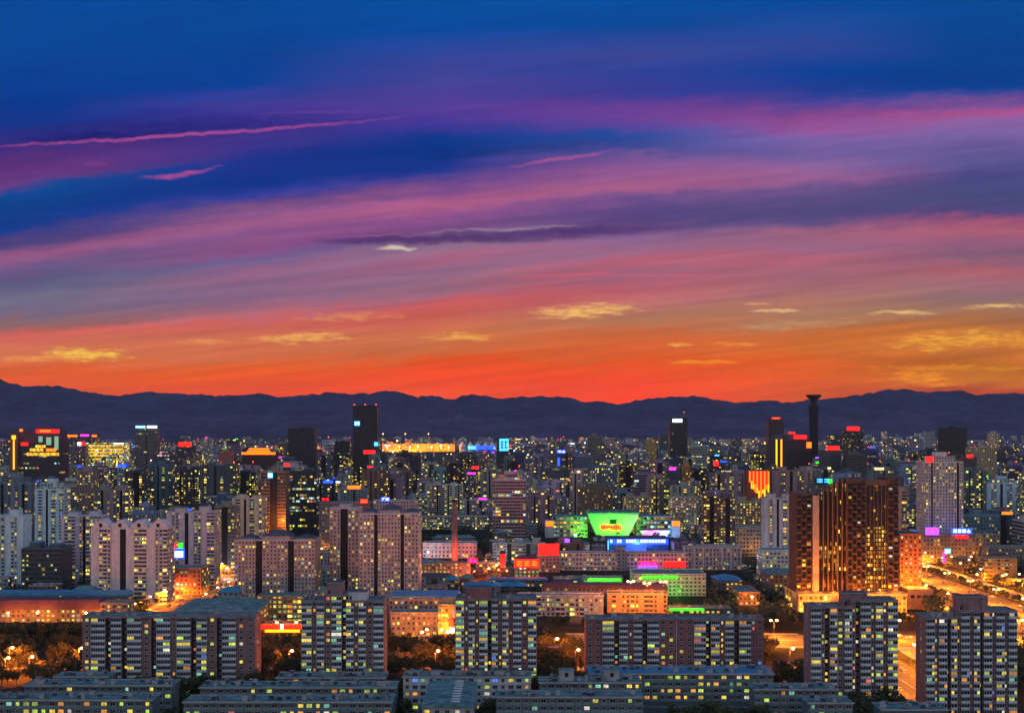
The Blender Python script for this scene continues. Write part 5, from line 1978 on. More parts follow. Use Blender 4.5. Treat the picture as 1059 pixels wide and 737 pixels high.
sign('magenta sign above a teal tower in the middle right', 692, 699, 483, 486, 1640, 'magenta', None, seed=30)
sign('cyan and green neon outline on a roof behind the checkered hotel', 843, 860, 493.5, 500, 1420, None, 'cyan', seed=31)
sign('green square light beside the cyan neon outline', 857, 860.5, 495, 500, 1418, 'green', None, seed=32)
sign('white sign over the warm red shop front below the greenish block', 290, 293, 645, 650, 732, 'white', None, seed=33)
sign('red strip light along the low shop below the greenish block', 268, 313, 646.5, 650, 733, 'red', None, seed=34, frame=False)
sign('yellow strip light under the red strip of the low shop', 274, 310, 650.6, 653.4, 732.5, 'yellow', None, seed=35, frame=False)
sign('red vertical sign on the bright yellow small office', 464, 469, 640, 647, 698, 'red', None, seed=36)
sign('white and violet shop sign at the foot of the yellow small office', 465, 470, 649, 654, 697, 'white', 'violet', seed=37)
sign('blue violet neon board beside the avenue', 977, 983, 567, 572, 1050, 'cyan', 'white', seed=38)
sign('thin upright magenta neon column beside the avenue', 975, 977, 571, 582, 1048, 'magenta', None, seed=39, frame=False)
sign('green floodlit strip along the parking deck top', 664, 701, 595.2, 597.8, 897, 'green', None, seed=40, frame=False)
sign('green floodlit strip on the low roof left of the parking deck', 608, 642, 598.2, 600.2, 934, 'green', None, seed=41, frame=False)
sign('green roof edge light of the low dark hall', 692, 728, 629, 631, 789, 'green', None, seed=42, frame=False)
sign('small orange roof sign on the far left skyline', 68, 80, 449.5, 451.5, 3000, 'orange', None, seed=43)
sign('red pink sign between two orange roof signs at left', 83, 92, 449, 451, 3000, 'magenta', None, seed=44)
sign('orange roof sign right of the red pink one', 95, 100, 449.5, 451.5, 3000, 'orange', None, seed=45)
sign('white blue sign left of the yellow lit office', 80, 84, 457, 460.5, 2280, 'white', 'magenta', seed=46)
sign('red sign right beside the small white blue sign', 84, 87, 456.5, 460.5, 2278, 'red', None, seed=47)
sign('cream letters over a far roof in the middle', 745, 757, 486, 488, 1478, None, 'cream', seed=48)
sign('red spot sign on a roof left of the light drape', 738, 743, 476.5, 481.5, 1700, 'red', None, seed=49)


for (lb, p0, p1, y, D, cl) in (('low dark tower carrying the red roof sign at left', 182, 201, 461.6, 2501, (.10, .10, .14)), ('dark tower carrying the red sign right of the column tower', 872, 893, 445.1, 3201, (.07, .07, .09)),
                               ('slim far tower with a small orange roof sign at left', 66, 82, 451.6, 3001, (.16, .13, .18)), ('far tower with a red pink roof sign at left', 82.5, 93, 451.1, 3001, (.13, .12, .18)),
                               ('far slim tower with an orange sign left of the yellow lit office', 94, 101, 451.6, 3001, (.18, .14, .18)), ('dark tower with a red roof sign right of the peach tower', 997, 1010, 473.1, 1901, (.14, .12, .14)),
                               ('dark teal tower under a magenta sign', 690, 704, 486.1, 1641, (.08, .12, .17)), ('dark tower with a red spot sign left of the light drape', 733, 750, 481.6, 1701, (.07, .07, .09)),
                               ('violet tower carrying small white and red signs left of the yellow office', 77, 88, 460.6, 2281, (.20, .14, .22)), ('grey block with two small red signs behind the slim twin tower', 330, 384, 520.1, 1191, (.28, .25, .28)),
                               ('white grey block with a blue oval sign behind the twin grey towers', 386, 432, 518.1, 1181, (.42, .40, .42)), ('block with a cyan neon outline on its roof', 838, 864, 500.1, 1421, (.20, .22, .26))):
    office(lb, p0, p1, y, D, 20, cl, .10, y + 14, seed=int(p0), top='none', fac=M_GRID)


def pagoda(label, px0, px1, y0, y1, D, face):
    """a neon outlined tiered roof on a building top"""
    cx = (px0 + px1) / 2
    w = WX(px1, D) - WX(px0, D)
    h = WZ(y0, D) - WZ(y1, D)
    root = thing('pagoda_roof', label, 'pagoda roof', (WX(cx, D), D, WZ(y1, D)))
    b = MB()
    b.box(-w * .46, w * .46, 2, 14, 0, h * .3, M_WALL, M_ROOFD)
    b.hip(-w / 2, w / 2, 0, 16, h * .3, h * .62, M_ROOFP, .5)
    b.box(-w * .25, w * .25, 5, 11, h * .5, h * .75, M_WALL, M_ROOFD)
    b.hip(-w * .3, w * .3, 4, 12, h * .75, h, M_ROOFP, .4)
    b.build('roof', root, (.4, .2, .1, 0))
    for (a, z0, z1, y) in ((.5, .02, .34, -.4), (.34, .38, .6, -.2), (.30, .66, .9, 3)):
        q = MB()
        q.box(-w * a, w * a, y - .5, y, h * z0, h * z1, NEON[face])
        q.build('neon_band', root)
    return root


pagoda('glowing orange pagoda roof on a dark tower at left', 250, 285, 462.5, 470, 2195, 'orange')


# red and yellow curtain of lights
D_ = 1350.0
dr = thing('light_drape_hall', 'hall front draped in red and yellow lights', 'building', (WX(785, D_), D_, 0))
SIGHT.append((774, 797, 514, D_))
foot(WX(772, D_), WX(798, D_), D_, D_ + 20)
b = MB()
w_ = WX(797, D_) - WX(773, D_)
b.box(-w_ / 2, w_ / 2, 0, 20, 0, WZ(486, D_), M_WALL, M_ROOFD, bottom=False)
b.build('wall', dr, (.30, .10, .07, 0))
for i in range(11):
    b = MB()
    x = -w_ * .40 + w_ * .8 * i / 10
    zlow = WZ(496 + (10 - abs(i - 6) * 2.0) * 1.0 + (i * 37 % 11) * .35, D_)
    b.box(x - .75, x + .75, -.6, -.1, zlow, WZ(487, D_), NEON['red'] if i % 2 else NEON['orange'])
    b.build('light_string', dr)
    b = MB()
    b.box(x - .8, x + .8, -.7, -.15, zlow - 4.5 - (i * 53 % 7), zlow - .01, NEON['yellow'] if i % 3 else NEON['orange'])
    b.build('string_tip', dr)


# floodlit stadium far out on the skyline right of the tallest dark tower
D_ = 7000.0
st = thing('stadium', 'floodlit stadium with pale tent roofs and a glowing orange yard on the skyline', 'stadium', (WX(455, D_), D_, 0))
SIGHT.append((391, 530, 469, D_))
SX = lambda p: WX(p, D_) - WX(455, D_)
b = MB()
b.box(SX(394), SX(470), 60, 140, 0, 48, M_WALL, M_CONC, bottom=False)
b.box(SX(398), SX(440), 30, 59, 0, 14, M_WALL, M_CONC, bottom=False)
b.build('stand', st, (.45, .30, .14, 0))
for i, p in enumerate((478, 486, 494, 502, 509)):
    b = MB()
    b.cyl(SX(p), 40, 30, 62, 24, 1.5, 8, M_WHITE)
    b.cyl(SX(p), 40, 0, 29.9, 19, 22, 8, M_WALL)
    b.build('tent_roof', st, (.40, .45, .60, 0))
for i, (p0, p1, k) in enumerate(((484, 492, 'cyan'), (493, 503, 'blue'), (504, 512, 'blue'))):
    b = MB()
    b.box(SX(p0), SX(p1), 5, 10, 14, 34, NEON[k])
    b.build('blue_light_band', st)
for k, (p, y, rad, mt, e) in enumerate(((396, 448.5, 5, 'sodium', 0), (419, 448.5, 5, 'sodium', 0), (443, 448.5, 5, 'sodium', 0), (400, 461, 6, 'sodium', 220000), (413, 461, 9, 'white', 260000), (424, 462, 7, 'sodium', 220000),
                                        (432, 460.5, 9, 'white', 260000), (446, 461.5, 7, 'sodium', 220000), (456, 460.5, 8, 'sodium', 240000), (464, 462, 6, 'sodium', 200000))):
    z = WZ(y, D_)
    mast = thing('floodlight_mast', '%s of the stadium floodlight masts from the left, %s' % (ordinal_word(k), 'a tall one' if e == 0 else 'a low bright one'), 'floodlight mast', (WX(p, D_), D_ + 10, 0), 0, 'floodlight masts of the far stadium')
    q = MB()
    q.cyl(0, 0, 0, z, 1.6, 1.0, 6, M_METAL)
    q.build('pole', mast)
    q = MB()
    q.ball((0, -2, z), rad * .75, LAMP if mt == 'sodium' else NEON['cream'], 8, 5, .7)
    q.build('lamp_cluster', mast)
    if e:
        lightobj('mast_light', (0, -6, z - 8), e * 2.2, (1.0, .30, .02), 2.0, mast)


# ------------------------------------------------------------------ ordinary towers between the landmarks
KINDSEG = [SEG_FLATS, SEG_PANEL, SEG_TWIN, SEG_END]
PALETTE = [('teal', (.22, .36, .44)), ('slate', (.16, .20, .28)), ('dark blue', (.08, .13, .22)), ('grey', (.34, .34, .40)), ('mauve', (.38, .29, .37)), ('brown', (.22, .15, .14)), ('pale', (.60, .58, .62)), ('black', (.05, .055, .07))]
FILL = []      # (object, colour word, kind words, px, D, picture width)


def filler(rng, X, D, w, d, h, kind):
    cw_, col = rng.choice(PALETTE)
    col = tuple(max(.02, c * rng.uniform(.75, 1.2)) for c in col)
    lit = rng.choice((.08, .14, .2, .28))
    seedm = MB()
    if kind == 'apartment_tower':
        segs = rng.choice(KINDSEG)
        wall, roof, heads = tower_parts(w, d, h, segs, M_FAC, 2.9, 3.4, rng.choice(('flat', 'flat', 'flat', 'step', 'hip', 'frame')), rng, M_ROOFD if rng.random() < .6 else M_ROOF, rng.choice((1, 2)))
    elif kind == 'apartment_block':
        n = max(2, int(w / 14))
        segs = [(1.0, .7, 'f'), (.3, 0, 'd')] * n
        wall, roof, heads = tower_parts(w, d, h, segs[:-1], M_FAC, 2.9, 3.4, 'flat', rng, M_ROOF, n)
    else:
        wall, roof, heads = tower_parts(w, d, h, SEG_ONE, rng.choice((M_OFF, M_GRID)), 3.6, 3.0, rng.choice(('flat', 'flat', 'frame', 'step')), rng, M_ROOFD, 1)
        lit = rng.choice((.12, .2, .3, .4))
    for b in [roof] + [x[1] for x in heads]:
        o = len(wall.v)
        wall.v += b.v
        wall.f += [tuple(i + o for i in f) for f in b.f]
        mp = [wall.mi(m) for m in b.mats]
        wall.m += [mp[i] for i in b.m]
        wall.uv += b.uv
    ob = wall.build(kind, None, tuple(col) + (lit,), (X, D, 0))
    if rng.random() < .20:
        b = MB()
        sw, sh_ = rng.uniform(2.0, min(7, w * .3)), rng.uniform(1.1, 2.0)
        sx = rng.uniform(-.25, .25) * w
        b.box(sx - sw, sx + sw, .5, .9, h + 1.2, h + 1.2 + sh_ * 2, NEON[rng.choice(('red', 'red', 'blue', 'blue', 'cyan', 'violet', 'magenta', 'white', 'orange', 'green', 'cream'))])
        for q in (-.7, .7):
            b.box(sx + sw * q - .15, sx + sw * q + .15, .6, .9, h, h + 1.2, M_METAL)
        b.build('roof_sign', ob)
    elif rng.random() < .16:
        b = MB()
        b.tube((0, d * .5, h), (0, d * .5, h + 9), .2, .1, 5, M_METAL)
        b.ball((0, d * .5, h + 9.4), .9, LAMPR if rng.random() < .7 else LAMPW, 6, 4)
        b.build('beacon_mast', ob)
    ob.rotation_euler = (0, 0, rng.choice((0, 0, 0, rng.uniform(-.12, .12), rng.uniform(-.5, .5))))
    FILL.append((ob, cw_, {'apartment_tower': 'apartment tower', 'apartment_block': 'apartment slab', 'office_tower': 'office tower'}[kind], X * F / D + PX0, D, w * F / D))
    return ob


def fill_city():
    rng = random.Random(41)
    n = {'apartment_tower': 0, 'apartment_block': 0, 'office_tower': 0}
    rows = []
    D = 1130.0
    while D < 3900:
        rows.append(D)
        D += 52 + (D - 1130) * .030
    for D0 in rows:
        x = -.49 * D0 - 20
        while x < .49 * D0 + 20:
            D = D0 + rng.uniform(-14, 14)
            k = rng.random()
            kind = 'apartment_tower' if k < .56 else 'apartment_block' if k < .82 else 'office_tower'
            if kind == 'apartment_tower':
                w, d = rng.uniform(20, 32), rng.uniform(14, 20)
                h = rng.choice((42, 52, 58, 64, 70, 76)) * rng.uniform(.9, 1.1)
            elif kind == 'apartment_block':
                w, d = rng.uniform(38, 70), rng.uniform(12, 15)
                h = rng.choice((18, 18, 27, 36, 44)) * rng.uniform(.95, 1.05)
            else:
                w, d = rng.uniform(24, 45), rng.uniform(18, 28)
                h = rng.choice((36, 48, 60, 72, 85)) * rng.uniform(.9, 1.1)
            if D > 2200:
                h *= 1.08
            if D > 3000:
                h *= rng.choice((.9, 1.1, 1.25))
            cx = x + w / 2
            x += w + rng.uniform(8, 26) * (1 + D / 6000)
            if rng.random() < .10:
                continue
            p0, p1 = (cx - w / 2) * F / D + PX0, (cx + w / 2) * F / D + PX0
            h = min(h, maxh(p0 - 1, p1 + 1, D), WZ(444.5 + rng.uniform(-2, 6), D))
            if h < 14 or n[kind] >= 290 or not free(cx - w / 2, cx + w / 2, D - 2, D + d, 3):
                continue
            foot(cx - w / 2, cx + w / 2, D - 2, D + d)
            n[kind] += 1
            filler(rng, cx, D, w, d, h, kind)
    # low houses in the gaps of the middle ground
    for i in range(1000):
        D = rng.uniform(790, 1600)
        cx = rng.uniform(-.47, .47) * D
        w, d = (rng.uniform(16, 46), rng.uniform(10, 16)) if i < 420 else (rng.uniform(8, 20), rng.uniform(7, 12))
        p0, p1 = (cx - w / 2) * F / D + PX0, (cx + w / 2) * F / D + PX0
        h = min(rng.choice((5, 7, 9, 12, 15, 18)), maxh(p0 - 1, p1 + 1, D))
        if h < 4 or not free(cx - w / 2, cx + w / 2, D - 2, D + d, 5):
            continue
        foot(cx - w / 2, cx + w / 2, D - 2, D + d)
        b = MB()
        cwd, col = rng.choice(PALETTE[:7])
        rm = rng.choice((M_ROOF, M_ROOF, M_ROOFD, M_ROOFB, M_ROOFP))
        b.box(-w / 2, w / 2, 0, d, 0, h, rng.choice((M_GRID, M_FAC)), rm, 3.4, 3.0, rng.randint(0, 900), bottom=False)
        if rng.random() < .4:
            b.hip(-w / 2, w / 2, 0, d, h + .01, h + 3, rm, .6)
        else:
            for (p, q, s, t_) in ((-w / 2 - .2, w / 2 + .2, -.2, .15), (-w / 2 - .2, w / 2 + .2, d - .15, d + .2)):
                b.box(p, q, s, t_, h + .006, h + .8, M_CONC)
            for _ in range(3):
                a, c = rng.uniform(-w * .4, w * .4), rng.uniform(2, d - 3)
                b.box(a - 1, a + 1, c - .8, c + .8, h + .01, h + rng.uniform(1, 2.5), M_CONC, rm)
        ob = b.build('low_house', None, tuple(c * 1.2 for c in col) + (rng.choice((.1, .2, .3)),), (cx, D, 0))
        ob.rotation_euler = (0, 0, rng.choice((0, 0, rng.uniform(-.08, .08))))
        FILL.append((ob, cwd, 'low house', cx * F / D + PX0, D, w * F / D))


fill_city()


# the endless rest of the city, one mass
def distant():
    rng = random.Random(77)
    b = MB()
    cnt = 0
    while cnt < 3300:
        D = 2950 + 7500 * rng.random() ** 1.5
        x = rng.uniform(-.52, .52) * D
        w, d = rng.uniform(18, 60), rng.uniform(14, 30)
        h = rng.choice((15, 18, 24, 36, 50, 60, 70, 80)) * rng.uniform(.8, 1.15)
        if rng.random() < .04:
            h *= 1.4
        p0, p1 = (x - w / 2) * F / D + PX0, (x + w / 2) * F / D + PX0
        h = min(h, maxh(p0, p1, D), WZ(443 + rng.uniform(-1, 9), D))
        if h < 6 or (D < 4000 and not free(x - w / 2, x + w / 2, D, D + d, 2)):
            cnt += .2
            continue
        if D < 4000:
            foot(x - w / 2, x + w / 2, D, D + d)
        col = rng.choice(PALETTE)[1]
        b.cur = tuple(c * rng.uniform(.7, 1.2) * (1.0 if D < 3600 else 1.5) + (0 if D < 3600 else q) for c, q in zip(col, (.05, .04, .09))) + (rng.choice((.03, .05, .08, .14)),)  # far houses get a lighter, bluer colour in place of haze
        u = rng.randint(0, 900)
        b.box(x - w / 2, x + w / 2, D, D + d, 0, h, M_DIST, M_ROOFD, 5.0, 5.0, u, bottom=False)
        if h > 30:
            b.box(x - w * .2, x + w * .2, D + d * .2, D + d * .8, h, h + rng.uniform(2, 6), M_ROOFD, M_ROOFD)
        cnt += 1
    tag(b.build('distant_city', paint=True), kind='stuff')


distant()


def far_lights():
    """countless lamps and signs too far to tell apart"""
    rng = random.Random(123)
    b = MB()
    mats = [LAMP, LAMP, NEON['yellow'], NEON['cream'], NEON['white'], NEON['red'], NEON['orange'], NEON['cyan'], NEON['green']]
    for i in range(760):
        D = rng.uniform(2800, 8500)
        x = rng.uniform(-.46, .46) * D
        px = x * F / D + PX0
        z = rng.choice((10, 10, 12, 20, 45, 70)) * rng.uniform(.8, 1.2)
        if 392 < px < 515 and rng.random() < .6:
            z = 10
        z = min(z, WZ(443.5, D) - 1)
        s = D * .0005 * rng.uniform(.6, 1.5)
        m = rng.choice(mats)
        if rng.random() < .25:
            b.box(x - s * 3, x + s * 3, D, D + s, z - s * .6, z + s * .6, rng.choice(mats[2:]))
        else:
            b.ball((x, D, z), s, m, 6, 4)
    for i in range(16):            # lamps along far streets
        D = rng.uniform(2700, 7500)
        x = rng.uniform(-.46, .40) * D
        n = rng.randint(10, 34)
        st_ = rng.uniform(28, 45)
        dy_ = rng.choice((0, 0, rng.uniform(-30, 60)))
        m = rng.choice((LAMP, LAMP, NEON['cream'], NEON['orange']))
        for k in range(n):
            b.ball((x + st_ * k, D + dy_ * k, 14), D * .00035, m, 6, 4)
    tag(b.build('distant_lights'), kind='stuff')


far_lights()
# ------------------------------------------------------------------ street lamps and their light
SODIUM = (1.0, .25, .004)


def lamp_proto(h, heads, energy, colr=SODIUM, globe=None, name='street_lamp', rg=.95, spread=166):
    root = thing(name, 'x', 'street lamp')
    b = MB()
    b.cyl(0, 0, 0, .8, .22, .18, 8, M_METAL)
    b.cyl(0, 0, .8, h, .12, .07, 8, M_METAL)
    b.build('pole', root)
    for k in range(heads):
        sx = 0 if heads == 1 else (-1 if k == 0 else 1)
        b = MB()
        ex = sx * 1.8 if heads == 2 else 1.6
        b.tube((0, 0, h - .1), (ex * .6, 0, h + .35), .06, .05, 5, M_METAL)
        b.tube((ex * .6, 0, h + .35), (ex, 0, h + .4), .05, .05, 5, M_METAL)
        arm = b.build('arm', root)
        b = MB()
        b.ball((ex, 0, h + .12), rg, globe or LAMP, 8, 5, .7)
        b.build('lamp_globe', arm)
    lightobj('lamp_light', (0 if heads == 2 else 1.6, 0, h - .5), energy, colr, .5, root, spread, (0, 0, -1))
    return root


ORD = ['', 'first', 'second', 'third', 'fourth', 'fifth', 'sixth', 'seventh', 'eighth', 'ninth', 'tenth', 'eleventh', 'twelfth', 'thirteenth', 'fourteenth', 'fifteenth', 'sixteenth', 'seventeenth', 'eighteenth', 'nineteenth', 'twentieth']


def ordinal(n):
    if n <= 20:
        return ORD[n]
    tens = {2: 'twenty', 3: 'thirty', 4: 'forty', 5: 'fifty', 6: 'sixty', 7: 'seventy', 8: 'eighty', 9: 'ninety'}
    tenth = {2: 'twentieth', 3: 'thirtieth', 4: 'fortieth', 5: 'fiftieth', 6: 'sixtieth', 7: 'seventieth', 8: 'eightieth', 9: 'ninetieth'}
    if n < 100:
        return tenth[n // 10] if n % 10 == 0 else tens[n // 10] + '-' + ORD[n % 10]
    return str(n) + 'th'


def place_lamps(proto, spots, words, group, rz=0.0):
    for i, (x, y) in enumerate(spots):
        o = copy_tree(proto)
        o.location = (x, y, 0)
        FOOT.append((x - 3, x + 3, y - 3.5, y + 3))
        if y < 760:
            p_ = x * F / y + PX0
            SIGHT.append((p_ - 4, p_ + 6, PY0 + (HC - 8.0) * F / y, y))
        o.rotation_euler = (0, 0, rz)
        o['label'] = words % ordinal(i + 1)
        o['group'] = group


def drop(o):
    for c in list(o.children):
        drop(c)
    bpy.data.objects.remove(o)


av = lamp_proto(11, 1, 170000)
place_lamps(av, [(311.5, 745 + 44 * i) for i in range(17)], '%s sodium lamp along the west kerb of the broad avenue counted from the junction', 'lamps along the broad avenue')
place_lamps(av, [(397.5, 760 + 44 * i) for i in range(18)], '%s sodium lamp along the east kerb of the broad avenue counted from the junction', 'lamps along the broad avenue', pi)
tw = lamp_proto(12, 2, 230000)
place_lamps(tw, [(354, 752 + 48 * i) for i in range(13)], '%s twin lamp on the middle line of the broad avenue from the junction', 'lamps along the broad avenue')
place_lamps(tw, [(60, 709), (100, 709), (135, 709), (160, 709), (202, 700), (235, 709), (275, 709), (310, 709), (368, 708), (440, 708)], '%s twin lamp on the middle line of the cross street', 'lamps along the cross street')
place_lamps(av, [(182, 676), (218, 662), (182, 648), (218, 634), (182, 612), (218, 605), (182, 585), (218, 575), (182, 560)], '%s sodium lamp down the side street between the two towers at right', 'lamps along the side street')
wv = lamp_proto(10, 1, 150000)
place_lamps(wv, [(-258.5, 790 + 34 * i) for i in range(11)], '%s sodium lamp along the left kerb of the west avenue', 'lamps along the west avenue')
place_lamps(wv, [(-219.5, 770 + 34 * i) for i in range(11)], '%s sodium lamp along the right kerb of the west avenue', 'lamps along the west avenue', pi)
park = lamp_proto(10.5, 1, 95000, (1.0, .20, .012), spread=None)
place_lamps(park, [(-272, 628), (-234, 627), (-251, 603), (-262, 600), (-119, 619), (-54, 676), (-43, 684), (-41, 619), (34, 622), (150, 626), (-180, 640), (-330, 640), (24, 655)], '%s reddish park lamp among the trees behind the brick slabs from the left', 'park lamps among the trees')
tall = lamp_proto(25, 2, 80000, (1.0, .25, .02), spread=None)
place_lamps(av, [(412, 790 + 52 * i) for i in range(6)], '%s sodium lamp among the trees on the far side of the broad avenue', 'lamps along the broad avenue')
place_lamps(tall, [(81, 792), (91, 782), (103, 790)], '%s very tall lamp mast lighting the orange end block, from left', 'tall lamp masts')
whitel = lamp_proto(9, 1, 24000, (.75, .85, 1.0), LAMPW, rg=.8, spread=None)
whs = [(WX(441, 1140), 1140), (WX(517, 1090), 1090), (WX(616, 1200), 1195), (WX(763, 1100), 1100), (WX(232, 1000), 1003), (WX(929, 1500), 1500)]
place_lamps(whitel, whs, '%s cold white lamp standing in the middle ground, from the near left', 'cold white lamps')
glowl = lamp_proto(8, 1, 22000, (1.0, .27, .015), spread=None)
place_lamps(glowl, [(WX(332, 1150), 1130), (WX(326, 1150), 1180), (WX(338, 1150), 1205), (WX(286, 1220), 1222), (WX(279, 1220), 1222), (WX(505, 1060), 1010), (WX(512, 1060), 1035), (WX(500, 1060), 1070),
                    (WX(695, 2500), 2480), (WX(778, 1200), 1165), (WX(452, 820), 700), (WX(461, 700), 690), (WX(1010, 965), 968), (WX(1040, 965), 968), (WX(775, 840), 838),
                    (WX(40, 770), 764), (WX(90, 770), 764), (WX(10, 770), 764), (WX(285, 730), 726), (WX(305, 730), 726), (WX(980, 1110), 1104), (WX(960, 1110), 1104), (WX(1000, 1110), 1104), (WX(820, 890), 800)],
            '%s amber lamp lighting a house front in the middle ground', 'amber lamps by house fronts')
redl = lamp_proto(7, 1, 60000, (1.0, .10, .03), LAMPR, spread=None)
place_lamps(redl, [(WX(514, 1020), 1012), (WX(489, 1010), 1000), (WX(183, 900), 896), (WX(478, 1135), 1128), (WX(465, 1135), 1126), (WX(505, 1050), 1045), (WX(522, 1000), 1003)], '%s red lamp beside a red shop sign in the middle', 'red lamps')
greenl = lamp_proto(6, 1, 6500, (.12, 1.0, .04), NEON['green'], spread=None)
place_lamps(greenl, [(WX(668, 890), 884), (WX(684, 890), 884), (WX(699, 890), 884), (WX(612, 925), 926), (WX(628, 925), 926)], '%s green lamp in front of the parking deck from the right', 'green lamps')
for p in (av, wv, tw, park, tall, whitel, glowl, redl, greenl):
    drop(p)


# ------------------------------------------------------------------ cars
def car_proto(col, i):
    root = thing('car', 'x', 'car')
    b = MB()
    pr = [(-2.2, .35), (2.2, .35), (2.25, .8), (1.3, .95), (.7, 1.42), (-1.1, 1.45), (-1.9, .98), (-2.25, .85)]
    m = bpy.data.materials.get('car_paint_%d' % i) or surf('car_paint_%d' % i, col, .3, .05, 1.0, .3)
    n = len(pr)
    for k in range(n):
        p, q = pr[k], pr[(k + 1) % n]
        gl = k in (3, 5)
        b.face(((-.86, p[0], p[1]), (.86, p[0], p[1]), (.86, q[0], q[1]), (-.86, q[0], q[1])), M_GLASS if gl else m)
    b.face([(-.86, p[0], p[1]) for p in pr[::-1]], m)
    b.face([(.86, p[0], p[1]) for p in pr], m)
    b.build('body', root)
    for sx in (-1, 1):
        for sy in (-1.4, 1.4):
            b = MB()
            b.tube((sx * .70, sy, .33), (sx * .89, sy, .33), .33, .33, 10, M_DARK)
            b.build('wheel', root)
        b = MB()
        b.box(sx * .62 - .2, sx * .62 + .2, 2.2, 2.3, .6, .8, HEADL)
        b.build('headlight', root)
        b = MB()
        b.box(sx * .62 - .2, sx * .62 + .2, -2.32, -2.22, .66, .86, LAMPR)
        b.build('tail_light', root)
    return root


rng = random.Random(19)
CARC = [(.55, .55, .56), (.05, .05, .06), (.45, .10, .08), (.20, .25, .32), (.62, .60, .55)]
CARN = ['silver', 'black', 'red', 'blue grey', 'pale']
protos = [car_proto(c, i) for i, c in enumerate(CARC)]
spots = []
for lane, (x, rz) in enumerate(((321, 0), (326, 0), (338, 0), (346, 0), (361, pi), (369, pi), (383, pi), (388, pi))):
    y = 745 + rng.uniform(0, 30)
    while y < 1130:
        spots.append((x, y, rz, 'the broad avenue'))
        y += rng.uniform(18, 60)
for (x, rz) in ((-250, 0), (-243, 0), (-235, pi), (-228, pi)):
    y = 770 + rng.uniform(0, 30)
    while y < 1000:
        spots.append((x, y, rz, 'the west avenue'))
        y += rng.uniform(22, 60)
for (y, rz) in ((697, -pi / 2), (703, -pi / 2), (714, pi / 2), (721, pi / 2)):
    x = 150 + rng.uniform(0, 20)
    while x < 420:
        spots.append((x, y, rz, 'the cross street'))
        x += rng.uniform(16, 60)
for (x, rz) in ((191, 0), (209, pi)):
    y = 560 + rng.uniform(0, 20)
    while y < 680:
        spots.append((x, y, rz, 'the side street'))
        y += rng.uniform(20, 50)
cnt_ = {}
for (x, y, rz, wh) in sorted(spots, key=lambda s: s[1]):
    i = rng.randrange(5)
    o = copy_tree(protos[i])
    o.location = (x, y, .1)
    o.rotation_euler = (0, 0, rz)
    way = {0: 'driving away', pi: 'coming nearer'}.get(rz, 'crossing')
    k = (i, wh, way)
    cnt_[k] = cnt_.get(k, 0) + 1
    o['label'] = '%s %s car %s on %s, counted from the near end' % (ordinal(cnt_[k]), CARN[i], way, wh)
    o['group'] = 'cars on ' + wh
for p in protos:
    drop(p)


# ------------------------------------------------------------------ trees
def tree_proto(kind, seed):
    r = random.Random(seed)
    H = 13.0
    root = thing('poplar_tree' if kind == 'tall' else 'leafy_tree', 'x', 'tree')
    tb = MB()
    rad, top, base = {'round': (4.6, 13.0, 3.0), 'tall': (2.9, 16.5, 2.5), 'broad': (5.8, 12.0, 3.2)}[kind]
    tb.tube((0, 0, -.2), (.2, .1, base + 2.5), .34, .22, 7, M_BARK)
    limbs = []
    for i in range(7):
        a = 2 * pi * i / 7 + r.uniform(-.4, .4)
        z0 = base + r.uniform(0, 3)
        L = rad * r.uniform(.45, .8)
        p = (.2, .1, z0)
        q = (cos(a) * L, sin(a) * L, z0 + r.uniform(1.5, 4.5) * (1.5 if kind == 'tall' else 1))
        tb.tube(p, q, .14, .05, 5, M_BARK)
        limbs.append(q)
    tb.tube((.2, .1, base + 2.5), (0, 0, top * .85), .2, .05, 6, M_BARK)
    tb.build('trunk', root)
    # clumps of leaves spread through the crown
    cl = []
    for i in range(26 if kind != 'tall' else 24):
        while True:
            x, y, z = r.uniform(-1, 1), r.uniform(-1, 1), r.uniform(-1, 1)
            d = math.sqrt(x * x + y * y + z * z)
            if .25 < d < 1:
                break
        cz = (base + top) / 2
        hz2 = (top - base) / 2
        taper = 1.0 - .35 * max(0, z) if kind != 'tall' else 1.0 - .5 * max(0, z)
        cl.append((x * rad * .85 * taper, y * rad * .85 * taper, cz + z * hz2 * .88, r.uniform(.8, 1.7) * (rad / 4.6) ** .5, r.random()))
    cl += [(q[0], q[1], q[2], 1.1, r.random()) for q in limbs]
    vs, fs, tint = [], [], []
    for (cx, cy2, cz, cr, tn) in cl:
        for k in range(34):
            d = Vector((r.gauss(0, 1), r.gauss(0, 1), r.gauss(0, 1))).normalized() * cr * r.uniform(.55, 1.15)
            c = Vector((cx, cy2, cz)) + Vector((d.x, d.y, d.z * .8))
            a = Vector((r.gauss(0, 1), r.gauss(0, 1), r.gauss(0, .6))).normalized()
            b = a.orthogonal().normalized()
            b.rotate(__import__('mathutils').Quaternion(a, r.uniform(0, 6.28)))
            s1, s2 = r.uniform(.28, .55), r.uniform(.22, .42)
            i = len(vs)
            vs += [tuple(c - a * s1), tuple(c + b * s2), tuple(c + a * s1), tuple(c - b * s2)]
            fs.append((i, i + 1, i + 2, i + 3))
            t = max(0, min(1, tn * .6 + r.uniform(0, .4)))
            tint += [t] * 4
    me = bpy.data.meshes.new('crown')
    me.from_pydata(vs, [], fs)
    at = me.attributes.new('tint', 'FLOAT', 'POINT')
    at.data.foreach_set('value', tint)
    me.materials.append(M_LEAF)
    link('crown', me, root)
    return root


TP = [tree_proto('round', 1), tree_proto('round', 2), tree_proto('tall', 3), tree_proto('broad', 4), tree_proto('broad', 5), tree_proto('tall', 6)]
TREES = []
FAR_TREES = []
PHR = {0: 'round', 1: 'round', 2: 'narrow tall', 3: 'broad', 4: 'broad', 5: 'narrow tall'}
NT_ = [0]


